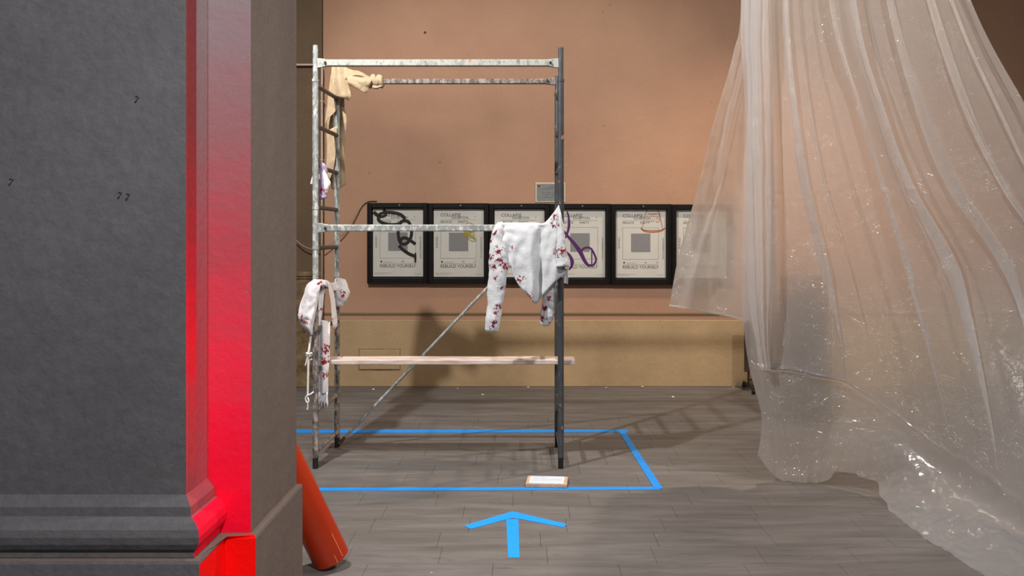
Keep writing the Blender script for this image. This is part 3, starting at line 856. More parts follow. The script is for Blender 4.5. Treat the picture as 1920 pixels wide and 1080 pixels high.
# plaque on the wall above the cases
a0, a1 = at(1004, 342.5, WALL_Y), at(1060, 379, WALL_Y)
w_, h_ = a1.x - a0.x, a0.z - a1.z
plaque = empty('wall_plaque', ((a0.x + a1.x) / 2, WALL_Y, a1.z), 'grey lettered plaque with round crest above the display cases', 'plaque')
bm = bmesh.new(); box(bm, -w_ / 2, w_ / 2, -0.010, 0, 0, h_, 0.002); obj('rim', mesh_from(bm), M['plaque_edge'], plaque)
bm = bmesh.new(); box(bm, -w_ / 2 + 0.012, w_ / 2 - 0.012, -0.0125, -0.009, 0.012, h_ - 0.012); face = obj('face', mesh_from(bm), M['plaque'], plaque)
for (s, x, z, w, h) in (('ACCADEMIA DI', -0.03, 0.150, 0.09, 0.007), ('BELLE ARTI', -0.055, 0.138, 0.10, 0.007), ('SPAZIO LIBERO', -0.085, 0.088, 0.17, 0.012), ('COMUNICAZIONI', -0.078, 0.066, 0.16, 0.012), ('STUDENTI', -0.068, 0.042, 0.13, 0.011)):
    o = obj('lettering', text_mesh(s, w, h), M['plaque_ink'], face); o.location = (x, -0.0130, z)
bm = bmesh.new(); box(bm, -w_ / 2 + 0.014, w_ / 2 - 0.014, -0.0130, -0.0124, h_ * 0.66, h_ * 0.66 + 0.003); obj('rule', mesh_from(bm), M['plaque_ink'], face)
bm = bmesh.new(); tube(bm, (-w_ / 2 + 0.035, -0.012, h_ - 0.036), (-w_ / 2 + 0.035, -0.0136, h_ - 0.036), 0.019, n=20); cr = obj('crest', mesh_from(bm), M['gold'], plaque)
bm = bmesh.new(); tube(bm, (-w_ / 2 + 0.035, -0.0135, h_ - 0.036), (-w_ / 2 + 0.035, -0.0144, h_ - 0.036), 0.0125, n=14); obj('emblem', mesh_from(bm), M['brown'], cr)

# conduit and loose cable on the left
bm = bmesh.new()
yc = WALL_Y - 0.090
p_h0, p_h1 = at(470, 121.5, yc), at(590, 121.5, yc)
xv = at(603.5, 0, yc).x
pipe(bm, [(p_h0.x, yc, p_h0.z), (p_h1.x - 0.3, yc, p_h1.z), (p_h1.x, yc, p_h1.z), (xv - 0.02, yc, p_h1.z), (xv, yc, p_h1.z - 0.03), (xv, yc, p_h1.z - 0.2)], 0.011, 10, 60)
tube(bm, (xv, yc, p_h1.z - 0.2), (xv, yc, at(0, 600, yc).z), 0.011, n=10)
cond = tag(obj('conduit', mesh_from(bm, True), M['conduit']), 'pale cable conduit bending down the dark left pilaster', 'conduit')
for yy in (190, 300, 420, 545):
    q = at(603.5, yy, yc); bm = bmesh.new(); box(bm, q.x - 0.016, q.x + 0.016, yc - 0.014, WALL_Y - 0.0505, q.z - 0.008, q.z + 0.008, 0.003)
    obj('clip', mesh_from(bm), M['conduit'], cond)
bm = bmesh.new()
pipe(bm, [at(540, 440, 8.58), at(558, 453, 8.58), at(572, 463, 8.57), at(592, 468, 8.57), at(613, 461, 8.6), at(630, 451, 8.64), at(645, 439, 8.66), at(658, 423, 8.67), at(668, 404, 8.67), at(677, 388, 8.68), at(685, 380, 8.682), at(693, 376.5, 8.682), at(706, 376.3, 8.682)], 0.0055, 8, 80)
tag(obj('loose_cable', mesh_from(bm, True), M['cable']), 'thin loose cable looping from the dark pilaster up to display cases', 'cable')

# ------------------------------------------------------------------ things half seen behind the plastic
xb0, xb1 = at(1396, 0, 8.45).x, at(1475, 0, 8.45).x
mb = empty('mobile_board', ((xb0 + xb1) / 2, 8.45, 0), 'dark brown board on a wheeled frame beside the plastic sheet', 'mobile board')
hw = (xb1 - xb0) / 2
bm = bmesh.new(); box(bm, -hw, hw, -0.02, 0.02, at(0, 697, 8.45).z, at(0, 598, 8.45).z, 0.004); obj('panel', mesh_from(bm), M['dark_board'], mb)
for s in (-1, 1):
    bm = bmesh.new(); box(bm, s * (hw - 0.045), s * (hw - 0.03), -0.008, 0.008, 0.05, at(0, 690, 8.45).z); obj('leg', mesh_from(bm), M['nail'], mb)
    bm = bmesh.new(); box(bm, s * (hw - 0.047) - 0.01, s * (hw - 0.028) + 0.01, -0.2, 0.2, 0.05, 0.068, 0.003); obj('foot_bar', mesh_from(bm), M['nail'], mb)
    for yy in (-0.18, 0.18):
        bm = bmesh.new(); xx = s * (hw - 0.0375)
        tube(bm, (xx - 0.012, yy, 0.0245), (xx + 0.012, yy, 0.0245), 0.0235, n=16); tube(bm, (xx, yy, 0.03), (xx, yy, 0.055), 0.008, n=8)
        obj('castor', mesh_from(bm), M['rubber'], mb)
bm = bmesh.new(); box(bm, -hw + 0.04, hw - 0.04, -0.007, 0.007, 0.10, 0.115); obj('cross_rail', mesh_from(bm), M['nail'], mb)
xb0, xb1 = at(1482, 0, 7.0).x, at(1560, 0, 7.0).x
cab = empty('slate_cabinet', ((xb0 + xb1) / 2, 7.15, 0), 'tall dark slate cabinet dimly seen through the plastic sheet', 'cabinet')
hw = (xb1 - xb0) / 2
bm = bmesh.new(); box(bm, -hw, hw, -0.15, 0.15, 0.04, 1.16, 0.006); obj('body', mesh_from(bm), M['slate'], cab)
bm = bmesh.new(); box(bm, -hw + 0.01, hw - 0.01, -0.168, -0.151, 0.06, 1.14, 0.004); dr = obj('door', mesh_from(bm), M['slate'], cab)
bm = bmesh.new(); box(bm, hw - 0.05, hw - 0.035, -0.185, -0.168, 0.55, 0.70, 0.003); obj('handle', mesh_from(bm), M['hinge'], dr)
bm = bmesh.new(); box(bm, -hw + 0.01, hw - 0.01, -0.14, 0.14, 0.0, 0.04); obj('plinth', mesh_from(bm), M['rubber'], cab)

# ------------------------------------------------------------------ rags and shirts on the scaffold
M['beige'] = cloth_mat('beige_canvas', srgb(184, 162, 132))
YB = YR
bm = bmesh.new()
# long hanging strip behind the rear post
net(bm, [[(624, 122, YB + .035), (632, 120, YB + .04), (640, 122, YB + .035)],
         [(619, 150, YB + .04), (630, 150, YB + .05), (645, 150, YB + .04)],
         [(614, 190, YB + .035), (628, 190, YB + .06), (646, 195, YB + .05)],
         [(612, 225, YB + .03), (628, 232, YB + .06), (650, 225, YB + .05)],
         [(614, 262, YB + .05), (628, 262, YB + .05), (649, 250, YB + .06)],
         [(612, 300, YB + .03), (628, 305, YB + .06), (646, 300, YB + .05)],
         [(611, 345, YB + .03), (630, 357, YB + .05), (649, 345, YB + .04)]], 26, 60, 0.01, 12, lambda u, v: 0.012 * math.sin(u * 11 + v * 3) * (0.3 + v))
# front lobe falling over the post top
net(bm, [[(622, 121, YB - .03), (632, 119, YB - .035), (646, 124, YB - .03)],
         [(621, 140, YB - .045), (634, 140, YB - .055), (648, 142, YB - .045)],
         [(618, 160, YB - .04), (636, 163, YB - .06), (654, 163, YB - .05)],
         [(616, 172, YB - .035), (640, 180, YB - .065), (657.5, 178, YB - .05)],
         [(617, 176, YB - .035), (641, 184, YB - .055), (654, 188, YB - .045)]], 22, 26, 0.006, 20, lambda u, v: 0.012 * math.sin(u * 8))
net(bm, [[(622, 121, YB - .03), (632, 119, YB - .035), (646, 124, YB - .03)], [(623, 119.5, YB), (632, 117.5, YB), (643, 121, YB)], [(624, 122, YB + .035), (632, 120, YB + .04), (640, 122, YB + .035)]], 16, 8, 0.002)
# left tail with a turned-up corner
net(bm, [[(620, 150, YB - .03), (627, 150, YB - .045)], [(615, 190, YB - .03), (630, 192, YB - .04)], [(611, 215, YB - .025), (630, 207, YB - .04)], [(609, 234, YB - .02), (613, 224, YB - .03)]], 10, 26, 0.004)
net(bm, [[(612, 246, YB - .01), (632, 236, YB - .035)], [(613, 280, YB - .02), (630, 275, YB - .04)], [(612, 318, YB - .02), (628, 300, YB - .04)], [(618, 338, YB - .01), (624, 322, YB - .03)]], 10, 26, 0.008)
# band twisted towards the knot on the rear bar
net(bm, [[(644, 124, YB - .02), (647, 150, YB - .04)], [(660, 131, YB - .02), (662, 142, YB - .03)], [(675, 134, YB - .025), (678, 143, YB - .03)], [(693, 144, YB - .03), (694, 153, YB - .035)]], 8, 34, 0.008, 24)
net(bm, [[(650, 141, YB - .045), (670, 144, YB - .05), (696, 147, YB - .045)], [(651, 150, YB - .06), (672, 154, YB - .075), (697, 152, YB - .055)], [(653, 158, YB - .05), (676, 167, YB - .065), (692, 163, YB - .05)], [(661, 161, YB - .045), (680, 171, YB - .06), (687, 175, YB - .045)]], 24, 18, 0.012, 22)
# knot wrapped round the bar
kc = at(0, 153, YB).z
for (xa, ra, tl) in ((697, 0.036, 0.2), (703, 0.041, -0.25), (709, 0.037, 0.15), (714, 0.034, -0.1)):
    x = at(xa, 0, YB).x
    pts = [(x + tl * 0.05 * math.sin(t), YB + ra * math.cos(t), kc + ra * 0.86 * math.sin(t)) for t in [k * 2 * PI / 10 for k in range(11)]]
    pipe(bm, pts, 0.017, 8, 36)
net(bm, [[(699, 160, YB - .04), (708, 161, YB - .045), (717, 158, YB - .03)], [(698, 164, YB - .045), (706, 165, YB - .05), (717, 161, YB - .035)], [(703, 167, YB - .03), (706, 163, YB - .04), (715, 160, YB - .03)]], 12, 8, 0.004)
rag = cloth_obj('beige_rag', bm, M['beige'], None, 0.004)
tag(rag, 'long beige canvas rag knotted round the upper rear bar', 'rag')

# lilac and white scrap at the near left post
M['lilac'] = cloth_mat('lilac_cotton', srgb(166, 152, 176), [(tuple(at(602, 358, 5.70)), 0.05), (tuple(at(610, 360, 5.70)), 0.04)], srgb(170, 28, 70))
M['white_plain'] = cloth_mat('white_cotton', srgb(226, 224, 232))
scr = empty('lilac_scrap', at(602, 375, 5.70), 'small lilac and white cloth scrap on the near left post', 'rag')
def rebase(o, root):
    o.parent = root; o.matrix_parent_inverse = Matrix.Translation(-root.location)
bm = bmesh.new()
sleeve(bm, [(603, 306, 5.72, 0.016, 0.018), (604, 318, 5.72, 0.026, 0.02), (605, 335, 5.72, 0.027, 0.022), (605, 355, 5.72, 0.027, 0.02), (605, 368, 5.72, 0.024, 0.018), (606, 373, 5.72, 0.014, 0.008)], 20, 34, 0.010, 24)
rebase(cloth_obj('lilac_piece', bm, M['lilac']), scr)
bm = bmesh.new()
net(bm, [[(607, 318, 5.70), (612, 326, 5.69), (615, 334, 5.70)], [(606, 330, 5.69), (611, 338, 5.68), (620, 343, 5.70)], [(608, 352, 5.69), (613, 352, 5.68), (617, 350, 5.70)], [(610, 362, 5.69), (612, 362, 5.69), (613, 361, 5.70)]], 12, 22, 0.008, 22)
net(bm, [[(590, 322, 5.685), (588, 324, 5.68), (586, 330, 5.68)], [(592, 335, 5.685), (586, 336, 5.675), (582.5, 341, 5.68)], [(594, 345, 5.685), (588, 345.5, 5.68), (582, 345, 5.68)]], 10, 14, 0.006)
net(bm, [[(588, 330, 5.683), (600, 326, 5.70), (610, 326, 5.70)], [(588, 338, 5.683), (600, 336, 5.70), (610, 336, 5.70)]], 14, 6, 0.003)
rebase(cloth_obj('white_piece', bm, M['white_plain']), scr)

# shirt wrapped over the left ladder
lsp = [(at(568, 596, 5.62), 0.045), (at(576, 604, 5.62), 0.04), (at(580, 622, 5.62), 0.035), (at(600, 530, 5.62), 0.03), (at(628, 615, 5.8), 0.05), (at(641, 552, 6.1), 0.05), (at(612, 655, 5.78), 0.07), (at(610, 675, 5.78), 0.07), (at(612, 700, 5.78), 0.05), (at(618, 600, 5.8), 0.04), (at(604, 580, 5.8), 0.03)]
M['left_shirt'] = cloth_mat('stained_white_cotton', srgb(226, 222, 224), [(tuple(p), r) for p, r in lsp], srgb(152, 20, 44), stain2=srgb(58, 22, 26))
ls = empty('stained_shirt', at(600, 640, 5.7), 'white stained shirt twisted round the left ladder above the plank', 'shirt')
bm = bmesh.new()
# billow in front, left of the near post
net(bm, [[(588, 524, 5.635), (591, 523.5, 5.61), (596, 525, 5.615), (600, 526, 5.63)],
         [(574, 536, 5.63), (582, 533, 5.59), (592, 532, 5.585), (601, 535, 5.61)],
         [(568.5, 555, 5.63), (578, 555, 5.575), (590, 555, 5.575), (597, 556, 5.61)],
         [(564, 575, 5.63), (575, 575, 5.57), (587, 575, 5.575), (594, 576, 5.61)],
         [(559.5, 591, 5.63), (572, 593, 5.57), (584, 594, 5.575), (590, 595, 5.61)],
         [(564, 606, 5.63), (573, 608, 5.58), (582, 609, 5.585), (587, 610, 5.615)],
         [(573, 619, 5.63), (578, 621, 5.60), (583, 622, 5.60), (586, 622, 5.62)],
         [(580, 628, 5.63), (582, 628, 5.62), (584, 628, 5.62), (586, 628, 5.63)]], 40, 60, 0.010, 16, lambda u, v: 0.007 * math.sin(u * 9 + v * 7))
net(bm, [[(588, 524, 5.635), (595, 525, 5.66)], [(568.5, 555, 5.63), (590, 555, 5.67)], [(559.5, 591, 5.63), (590, 592, 5.66)], [(573, 619, 5.63), (585, 619, 5.64)], [(580, 628, 5.63), (584, 628, 5.635)]], 12, 30, 0.004)
# yoke over the rung, front post to rear post
zr5 = 2.462 - 0.262 * 5
def yoke(u, v): return 0
net(bm, [[(588, 527, 5.62), (598, 524, 5.62), (612, 526, 5.75), (622, 530, 5.98), (632, 527, 6.17)],
         [(588, 535, 5.60), (600, 533, 5.605), (612, 534, 5.72), (620, 538, 5.95), (632, 536, 6.14)],
         [(589, 540, 5.60), (600, 535, 5.61), (610, 537, 5.72), (618, 544, 5.94), (632, 545, 6.14)]], 34, 10, 0.006, 20)
# inner panel hanging behind the opening
net(bm, [[(596, 532, 5.74), (603, 530, 5.76), (609, 531, 5.78)], [(596, 560, 5.74), (601, 560, 5.76), (607, 558, 5.77)], [(597, 590, 5.75), (600, 588, 5.76), (604, 584, 5.77)], [(597, 612, 5.76), (599, 611, 5.77), (600, 609, 5.78)]], 12, 30, 0.006, 16)
# front fold right of the opening
net(bm, [[(614, 528, 5.78), (622, 534, 5.92)], [(619, 560, 5.80), (627, 555, 5.94)], [(622, 590, 5.82), (631, 588, 5.95)], [(625, 612, 5.84), (632, 608, 5.95)], [(627, 617, 5.85), (629, 616, 5.93)]], 10, 30, 0.008, 20)
# billow round the rear post
sleeve(bm, [(634, 524, 6.2, 0.02, 0.02), (638, 534, 6.18, 0.048, 0.05), (640, 548, 6.17, 0.052, 0.06), (638, 562, 6.17, 0.04, 0.05), (634, 572, 6.18, 0.018, 0.03)], 36, 40, 0.009, 26, close=True)
rebase(cloth_obj('shirt_body', bm, M['left_shirt']), ls)
bm = bmesh.new()
net(bm, [[(597, 600, 5.79), (606, 600, 5.79), (618, 604, 5.80)], [(597, 640, 5.775), (606, 640, 5.76), (618, 640, 5.775)], [(596, 675, 5.76), (606, 675, 5.745), (617, 675, 5.76)], [(596, 705, 5.765), (606, 705, 5.75), (615, 705, 5.765)], [(597, 738, 5.77), (606, 738, 5.76), (615, 736, 5.77)]], 18, 50, 0.008, 12, lambda u, v: 0.012 * math.sin(u * 7 + 1))
rebase(cloth_obj('hanging_panel', bm, M['left_shirt']), ls)
bm = bmesh.new()
for k in range(14):
    x = 597.5 + k * 1.3
    pipe(bm, [at(x, 735, 5.768), at(x + random.uniform(-1, 1), 748, 5.765), at(x + random.uniform(-2.5, 1.5), 757 + random.uniform(-6, 8), 5.765)], 0.0022, 5, 8)
fr_ = obj('fringe', mesh_from(bm, True), M['white_plain']); rebase(fr_, ls)
bm = bmesh.new()
pipe(bm, [at(583, 622, 5.64), at(581.5, 640, 5.64), at(579, 658, 5.63), at(577.5, 665, 5.63), at(578, 690, 5.63), at(577.5, 715, 5.63), at(577, 738, 5.63), at(576, 745, 5.63)], lambda s: 0.0085 - 0.002 * s, 8, 60)
pipe(bm, [at(574, 662, 5.62), at(579, 664, 5.61), at(584, 662, 5.62), at(583, 667, 5.63), at(577, 668, 5.62), at(574, 664, 5.625)], 0.006, 7, 30)
pipe(bm, [at(577, 666, 5.62), at(575, 676, 5.62), at(572, 686, 5.62)], 0.0045, 6, 12)
pipe(bm, [at(588, 735, 5.62), at(582, 739, 5.61), at(576, 742, 5.615), at(573, 746, 5.62), at(574, 752, 5.62), at(577, 756, 5.615), at(577, 765, 5.62), at(576, 768, 5.62)], 0.0055, 7, 40)
pipe(bm, [at(577, 745, 5.615), at(579, 752, 5.61), at(577, 757, 5.615)], 0.005, 6, 12)
rebase(obj('knotted_cord', mesh_from(bm, True), M['rope']), ls)

# main white shirt draped over the middle bar
msp = [((922, 452), .035), ((921, 480), .05), ((935, 470), .05), ((925, 500), .045), ((930, 522), .03), ((941, 540), .03), ((934, 575), .05), ((929, 588), .03), ((925, 607), .055), ((938, 490), .05), ((948, 500), .05), ((956, 505), .04), ((975, 524), .045), ((994, 556), .04), ((960, 464), .02), ((1040, 408), .045), ((1047, 422), .03), ((1038, 424), .025), ((1046, 474), .05), ((1055, 470), .045), ((1060, 500), .03), ((1030, 562), .04), ((1022, 580), .04), ((1018, 598), .05), ((1031, 606), .035), ((928, 437), .03)]
M['shirt'] = cloth_mat('stained_white_jersey', srgb(208, 211, 215), [(tuple(at(x, y, 5.60)), r * 1.25) for (x, y), r in msp], srgb(140, 36, 58), stain2=srgb(74, 24, 38), thr=0.47)
YS = YN
sh = empty('white_shirt', at(985, 570, YS), 'white long-sleeved shirt with red stains draped over the middle bar', 'shirt')
bm = bmesh.new()
def fold_body(u, v):
    s = v ** 0.6
    f = -0.035 * math.exp(-((u - 0.50) / 0.07) ** 2) * s + 0.045 * math.exp(-((u - 0.665) / 0.05) ** 2) * s - 0.02 * math.exp(-((u - 0.85) / 0.06) ** 2) * s
    f += 0.0035 * math.sin(u * 34 + v * 13 + 3 * noise.noise(Vector((u * 4, v * 3, 0)))) * (0.4 + 0.6 * v) + 0.005 * noise.noise(Vector((u * 9, v * 6, 2.0)))
    return f
top = [(932, 430), (944, 421), (962, 420.5), (984, 420.5), (1003, 420.5), (1020, 421), (1036, 404), (1048, 387)]
bot = [(957, 500), (964, 519), (975, 538), (990, 553), (1004, 569), (1019, 553), (1041, 528), (1060, 514)]
mid = [(940, 458), (953, 462), (967, 470), (986, 480), (1003, 488), (1021, 480), (1040, 466), (1055, 448)]
over = [(932, 432), (945, 430), (963, 434), (985, 436), (1003, 436), (1020, 432), (1036, 412), (1047, 392)]
net(bm, [[(x, y + 14, YS + .055) for x, y in over], [(x, y, YS + .045) for x, y in top], [(x, y - 2.0, YS + .004) for x, y in top], [(x, y, YS - .034) for x, y in top], [(x, (y * 2 + m[1]) / 3, YS - .05) for (x, y), m in zip(top, mid)], [(x, y, YS - .06) for x, y in mid], [(x, y, YS - .055) for x, y in bot]], 84, 76, 0.010, 9, lambda u, v: fold_body(u, max(0, (v - 0.5) * 2)), 3.1)
body = cloth_obj('shirt_body', bm, M['shirt']); rebase(body, sh)
bm = bmesh.new()
sleeve(bm, [(940, 420, YS - .03, 0.02, 0.02), (935, 430, YS - .04, 0.032, 0.03), (932, 450, YS - .05, 0.042, 0.032), (934, 480, YS - .055, 0.057, 0.035), (934, 510, YS - .055, 0.06, 0.034), (931, 545, YS - .05, 0.052, 0.032), (926, 585, YS - .05, 0.047, 0.028), (921.5, 622, YS - .05, 0.0405, 0.02)], 28, 60, 0.008, 16)
rebase(cloth_obj('left_sleeve', bm, M['shirt']), sh)
bm = bmesh.new()
sleeve(bm, [(942, 419, YS - .02, 0.013, 0.012), (934, 426, YS - .045, 0.016, 0.014), (926, 438, YS - .06, 0.014, 0.012), (923, 452, YS - .065, 0.010, 0.008)], 14, 20, 0.006, 30, close=True)
rebase(cloth_obj('rolled_shoulder', bm, M['shirt']), sh)
# right sleeve pulled up on the post, open cuff below
bm = bmesh.new()
sleeve(bm, [(1047.5, 387, YS - .035, 0.004, 0.006), (1049, 402, YS - .045, 0.012, 0.016), (1051, 425, YS - .055, 0.018, 0.024), (1052, 450, YS - .06, 0.026, 0.028), (1053, 475, YS - .062, 0.034, 0.03), (1054.5, 500, YS - .064, 0.044, 0.032)], 24, 40, 0.006, 18)
rebase(cloth_obj('right_sleeve', bm, M['shirt']), sh)
bm = bmesh.new()
net(bm, [[(1041, 497, YS - .06), (1050, 502, YS - .02), (1066, 504, YS - .05)], [(1044, 508, YS - .05), (1052, 512, YS - .02), (1064, 511, YS - .045)], [(1050, 518, YS - .045), (1056, 520, YS - .03), (1059, 516, YS - .04)]], 14, 12, 0.004)
net(bm, [[(1057, 505, YS + .03), (1062, 505, YS + .03), (1065, 503, YS + .03)], [(1057, 520, YS + .03), (1062, 520, YS + .035), (1065, 520, YS + .03)], [(1057, 531, YS + .03), (1061, 532, YS + .035), (1064.5, 533, YS + .03)]], 10, 14, 0.004)
rebase(cloth_obj('cuff_facing', bm, M['white_plain']), sh)
bm = bmesh.new()
sleeve(bm, [(1035, 520, YS + .03, 0.03, 0.02), (1032, 545, YS + .03, 0.038, 0.024), (1028, 570, YS + .03, 0.044, 0.026), (1026, 590, YS + .03, 0.042, 0.024), (1022, 607, YS + .03, 0.026, 0.016), (1021, 611, YS + .03, 0.012, 0.008)], 24, 36, 0.010, 20, close=True)
rebase(cloth_obj('back_sleeve', bm, M['shirt']), sh)

# ------------------------------------------------------------------ the plastic sheet
KC = [  # fold lines of the sheet, (px, py, depth) from gather to hem
 [(1412, -420, 5.25), (1393, 0, 5.30), (1400, 200, 5.34), (1399, 350, 5.36), (1395, 545, 5.36), (1404, 680, 5.36), (1428, 780, 5.36), (1421, 856, 5.36)],
 [(1425, -420, 5.22), (1422, 0, 5.25), (1424, 200, 5.28), (1424, 350, 5.30), (1424, 545, 5.30), (1424, 690, 5.30), (1446, 790, 5.31), (1455, 893, 5.33)],
 [(1440, -420, 5.20), (1448, 0, 5.22), (1452, 200, 5.24), (1452, 350, 5.26), (1450, 545, 5.28), (1450, 694, 5.28), (1470, 800, 5.28), (1500, 906, 5.30)],
 [(1470, -420, 5.18), (1475, 0, 5.20), (1490, 200, 5.20), (1512, 350, 5.20), (1560, 545, 5.20), (1585, 718, 5.18), (1555, 815, 5.24), (1535, 905, 5.28)],
 [(1500, -420, 5.15), (1520, 0, 5.17), (1545, 200, 5.16), (1580, 350, 5.14), (1640, 545, 5.10), (1685, 778, 5.0), (1625, 830, 5.1), (1580, 884, 5.2)],
 [(1530, -420, 5.13), (1558, 0, 5.15), (1614, 200, 5.12), (1656, 350, 5.09), (1712, 545, 5.0), (1785, 858, 4.72), (1700, 872, 4.9), (1640, 905, 5.05)],
 [(1555, -420, 5.12), (1596, 0, 5.12), (1648, 200, 5.08), (1700, 350, 5.03), (1790, 545, 4.9), (1870, 915, 4.46), (1765, 940, 4.6), (1672, 962, 4.70)],
 [(1585, -420, 5.10), (1665, 0, 5.08), (1722, 200, 5.02), (1786, 350, 4.95), (1900, 545, 4.75), (1985, 985, 4.12), (1850, 995, 4.25), (1740, 1012, 4.30)],
 [(1615, -420, 5.08), (1735, 0, 5.05), (1802, 200, 4.98), (1872, 350, 4.88), (1995, 560, 4.6), (2095, 1045, 3.82), (1960, 1060, 3.9), (1850, 1082, 3.83)],
 [(1640, -420, 5.06), (1775, 0, 5.02), (1860, 200, 4.93), (1935, 350, 4.8), (2080, 580, 4.4), (2180, 1085, 3.62), (2060, 1120, 3.62), (1955, 1150, 3.47)],
 [(1660, -420, 5.05), (1808, 0, 5.0), (1912, 200, 4.9), (1995, 360, 4.72), (2160, 600, 4.25), (2250, 1100, 3.5), (2150, 1180, 3.4), (2060, 1240, 3.08)],
]
NU, NV = 760, 300
kv = [catmull([at(*p) for p in line], NV) for line in KC]
rnd = random.Random(21)
nK = len(KC) - 1
pleats = []
for k, (w, s) in {1: (0.016, 1), 2: (0.012, -1), 3: (0.013, 1), 5: (0.013, -1), 6: (0.012, 1), 7: (0.015, -1), 8: (0.013, 1), 9: (0.012, -1)}.items():
    pleats.append((k / nK, w * 1.15, s, 2.3 + rnd.random() * 0.5, 0.0))
for k in range(16):
    pleats.append((0.04 + 0.94 * (k + rnd.random()) / 16, rnd.uniform(0.003, 0.007), rnd.choice((-1, 1)), rnd.uniform(1.8, 2.8), rnd.random()))
bm = bmesh.new()
grid = []
for i in range(NU):
    u = i / (NU - 1)
    line = []
    for j in range(NV):
        v = j / (NV - 1)
        fade = 1.0 if v < 0.55 else max(0.12, 1 - (v - 0.55) / 0.22)
        uu = u; dep = 0.0
        for (uk, w, s, kk, rr) in pleats:
            wv = w * (0.8 + 0.5 * math.sin(v * 5 + uk * 40) ** 2)
            t = (u - uk) / wv
            if abs(t) < 5:
                amp = kk * fade * (1 if rr == 0 else (0.5 + 0.5 * math.sin(v * 9 + rr * 30)))
                uu -= amp * wv * t * math.exp(-t * t / 2)
            dep += 0.010 * s * fade * math.tanh(t)
        uu = min(max(uu, 0.0), 1.0)
        s_ = uu * nK; k = min(int(s_), nK - 1); f = s_ - k
        pts = [kv[max(k - 1, 0)][j], kv[k][j], kv[k + 1][j], kv[min(k + 2, nK)][j]]
        p = pts[1].lerp(pts[2], f)
        cub = 0.5 * ((2 * pts[1]) + (pts[2] - pts[0]) * f + (2 * pts[0] - 5 * pts[1] + 4 * pts[2] - pts[3]) * f * f + (3 * pts[1] - pts[0] - 3 * pts[2] + pts[3]) * f ** 3)
        p = p.lerp(cub, 0.7)
        p.y += dep
        # slack waves and packing creases
        p.y += 0.02 * noise.noise(Vector((u * 9, v * 3.0, 1.7))) + 0.004 * noise.noise(Vector((u * 40, v * 14, 5.0)))
        for (vc, amp_, wd, ua, ub) in ((5 / 7, 0.020, 0.0035, 0.03, 1.0), (3.05 / 7, 0.009, 0.003, 0.1, 0.62), (4.2 / 7, 0.005, 0.003, 0.5, 0.75)):
            if ua < u < ub:
                q = v - vc - 0.012 * noise.noise(Vector((u * 6, 0, vc * 9))) - 0.004 * noise.noise(Vector((u * 40, 3, vc)))
                p.y -= amp_ * (1 - 0.65 * u) * math.exp(-(q / wd) ** 2)
        if v > 0.72:
            h = min(1, (v - 0.72) / 0.1)
            p += Vector((0, 0, 1)) * h * 0.012 * (noise.noise(Vector((p.x * 11, p.y * 11, p.z * 11))) + 0.6 * noise.noise(Vector((p.x * 26, p.y * 26, p.z * 26))))
        if v > 0.95:
            e = (v - 0.95) / 0.05
            p.y -= 0.03 * e * noise.noise(Vector((u * 25, 0, 2))); p.x += 0.02 * e * noise.noise(Vector((u * 25, 4, 2)))
        p.z = max(p.z, 0.004 + 0.004 * (1 + noise.noise(Vector((p.x * 20, p.y * 20, 0)))))
        line.append(bm.verts.new(p))
    grid.append(line)
for i in range(NU - 1):
    for j in range(NV - 1):
        bm.faces.new((grid[i][j], grid[i + 1][j], grid[i + 1][j + 1], grid[i][j + 1]))
sheet = empty('plastic_sheet', (2.2, 4.6, 0), 'large milky translucent plastic sheet hanging in folds to the floor', 'plastic sheet')
o = obj('main_drop', mesh_from(bm, True), M['film']); rebase(o, sheet)
# turned-back flap on the left
bm = bmesh.new()
def flap_fold(u, v):
    return -0.05 * math.exp(-((u - 0.78 + 0.62 * v) / 0.05) ** 2) * (1 - 0.4 * v) + 0.03 * math.sin(u * 17 + v * 2) * (1 - v)
net(bm, [[(1412, -420, 5.30), (1420, -420, 5.32), (1430, -420, 5.34), (1440, -420, 5.36)],
         [(1391, 0, 5.34), (1402, 0, 5.40), (1414, 0, 5.44), (1430, 0, 5.42)],
         [(1376, 100, 5.36), (1392, 100, 5.44), (1408, 100, 5.48), (1428, 100, 5.45)],
         [(1337, 235, 5.40), (1362, 240, 5.48), (1390, 240, 5.52), (1425, 240, 5.47)],
         [(1309, 352, 5.44), (1345, 352, 5.52), (1385, 355, 5.55), (1424, 355, 5.50)],
         [(1273, 478, 5.48), (1320, 480, 5.55), (1375, 480, 5.58), (1422, 480, 5.52)],
         [(1255, 573, 5.50), (1310, 582, 5.56), (1365, 592, 5.60), (1420, 606, 5.54)]], 90, 150, 0.012, 7, flap_fold, 4.0)
o = obj('turned_back_flap', mesh_from(bm, True), M['film']); rebase(o, sheet)
# rolled hem of the flap
bm = bmesh.new()
pipe(bm, [at(1255, 573, 5.49), at(1282, 577, 5.51), at(1310, 581, 5.54), at(1340, 587, 5.56), at(1365, 592, 5.58), at(1398, 602, 5.55)], 0.007, 8, 60)
o = obj('flap_hem', mesh_from(bm, True), M['film']); rebase(o, sheet)
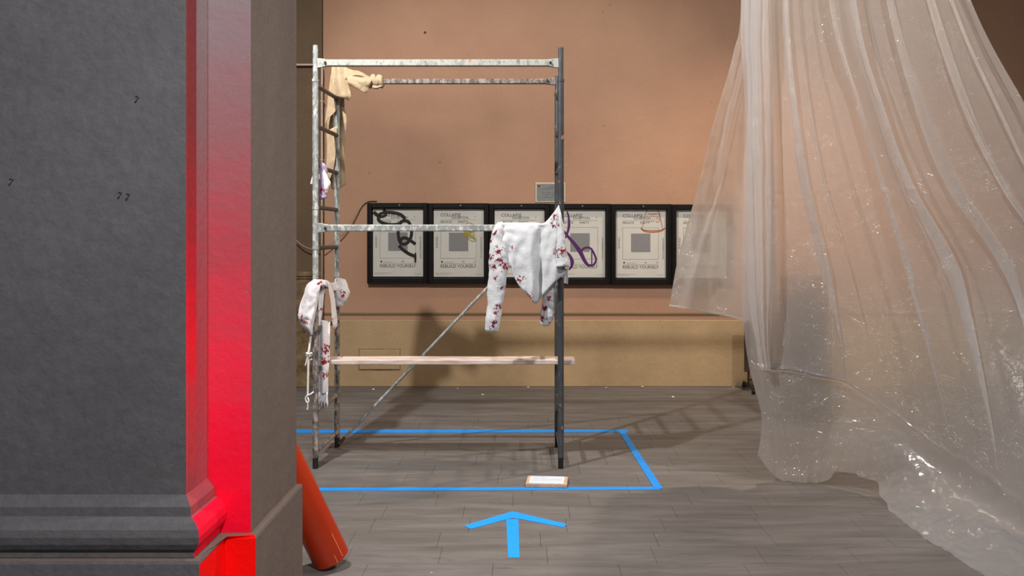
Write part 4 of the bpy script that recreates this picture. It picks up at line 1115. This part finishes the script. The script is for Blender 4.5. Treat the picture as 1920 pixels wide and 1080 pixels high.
# doubled edge of the sheet hanging straight down
bm = bmesh.new()
net(bm, [[(1416, -420, 5.20), (1424, -420, 5.16), (1432, -420, 5.16), (1440, -420, 5.18)],
         [(1397, 0, 5.25), (1410, 0, 5.19), (1430, 0, 5.18), (1444, 0, 5.20)],
         [(1402, 150, 5.27), (1414, 150, 5.20), (1432, 150, 5.20), (1450, 150, 5.22)],
         [(1403, 300, 5.28), (1416, 300, 5.21), (1434, 300, 5.21), (1450, 300, 5.24)],
         [(1402, 440, 5.28), (1416, 440, 5.22), (1432, 440, 5.22), (1449, 440, 5.24)],
         [(1400, 560, 5.29), (1416, 560, 5.23), (1430, 560, 5.23), (1443, 560, 5.25)],
         [(1416, 640, 5.29), (1422, 640, 5.24), (1432, 640, 5.24), (1440, 640, 5.25)],
         [(1424, 692, 5.28), (1430, 694, 5.25), (1438, 694, 5.25), (1444, 695, 5.26)]], 60, 160, 0.008, 10, lambda u, v: 0.012 * math.sin(u * 21 + 2 * math.sin(v * 5)), 8.0)
o = obj('doubled_edge', mesh_from(bm, True), M['film']); rebase(o, sheet)
# cord that gathers the sheet overhead
g0 = at(1530, -420, 5.15)
bm = bmesh.new()
pts = [(g0.x + 0.42 * math.cos(t), g0.y + 0.14 * math.sin(t), g0.z - 0.02) for t in [k * 2 * PI / 14 for k in range(15)]]
pipe(bm, pts, 0.014, 8, 70)
pipe(bm, [(g0.x - 0.40, g0.y, g0.z), (g0.x - 0.1, g0.y, g0.z + 0.5), (g0.x, g0.y, g0.z + 1.4)], 0.010, 8, 20)
pipe(bm, [(g0.x + 0.40, g0.y, g0.z), (g0.x + 0.1, g0.y, g0.z + 0.5), (g0.x, g0.y, g0.z + 1.4)], 0.010, 8, 20)
rebase(obj('hanging_cord', mesh_from(bm, True), M['rope']), sheet)

# ------------------------------------------------------------------ crumbs of plaster along the wall foot
M['crumb'] = simple('white_plaster_crumb', srgb(208, 202, 190), 0.9)
rc = random.Random(5)
for k, (x, y, lab) in enumerate(((700, 731, 'white plaster crumb on the floor left of the diagonal brace'), (858, 729, 'white plaster crumb at wall foot below the yellow-scribbled poster'), (905, 741, 'white plaster crumb on open floor below the shirt sleeve'), (990, 727, 'white plaster crumb at wall foot just left of the right posts'), (1137, 728, 'white plaster crumb at wall foot just right of the plank end'), (1205, 727, 'white plaster crumb at wall foot below the thimble poster'), (1262, 745, 'white plaster crumb lying out on the floor beyond the blue corner'), (1375, 727, 'white plaster crumb at wall foot nearest the wheeled board'))):
    y = max(y, 727)
    bm = bmesh.new(); bmesh.ops.create_icosphere(bm, subdivisions=1, radius=1.0)
    for v in bm.verts: v.co *= 0.75 + 0.5 * rc.random()
    r = rc.uniform(0.007, 0.014)
    zmin = min(v.co.z for v in bm.verts)
    for v in bm.verts: v.co = Vector((v.co.x * r * 1.3, v.co.y * r, (v.co.z - zmin) * r * 0.6))
    t = obj('plaster_crumb', mesh_from(bm), M['crumb'])
    g = gnd(x, y); t.location = (g.x, min(g.y, WALL_Y - 0.05), 0.0)
    tag(t, lab, 'crumb', 'plaster crumbs along the wall foot')
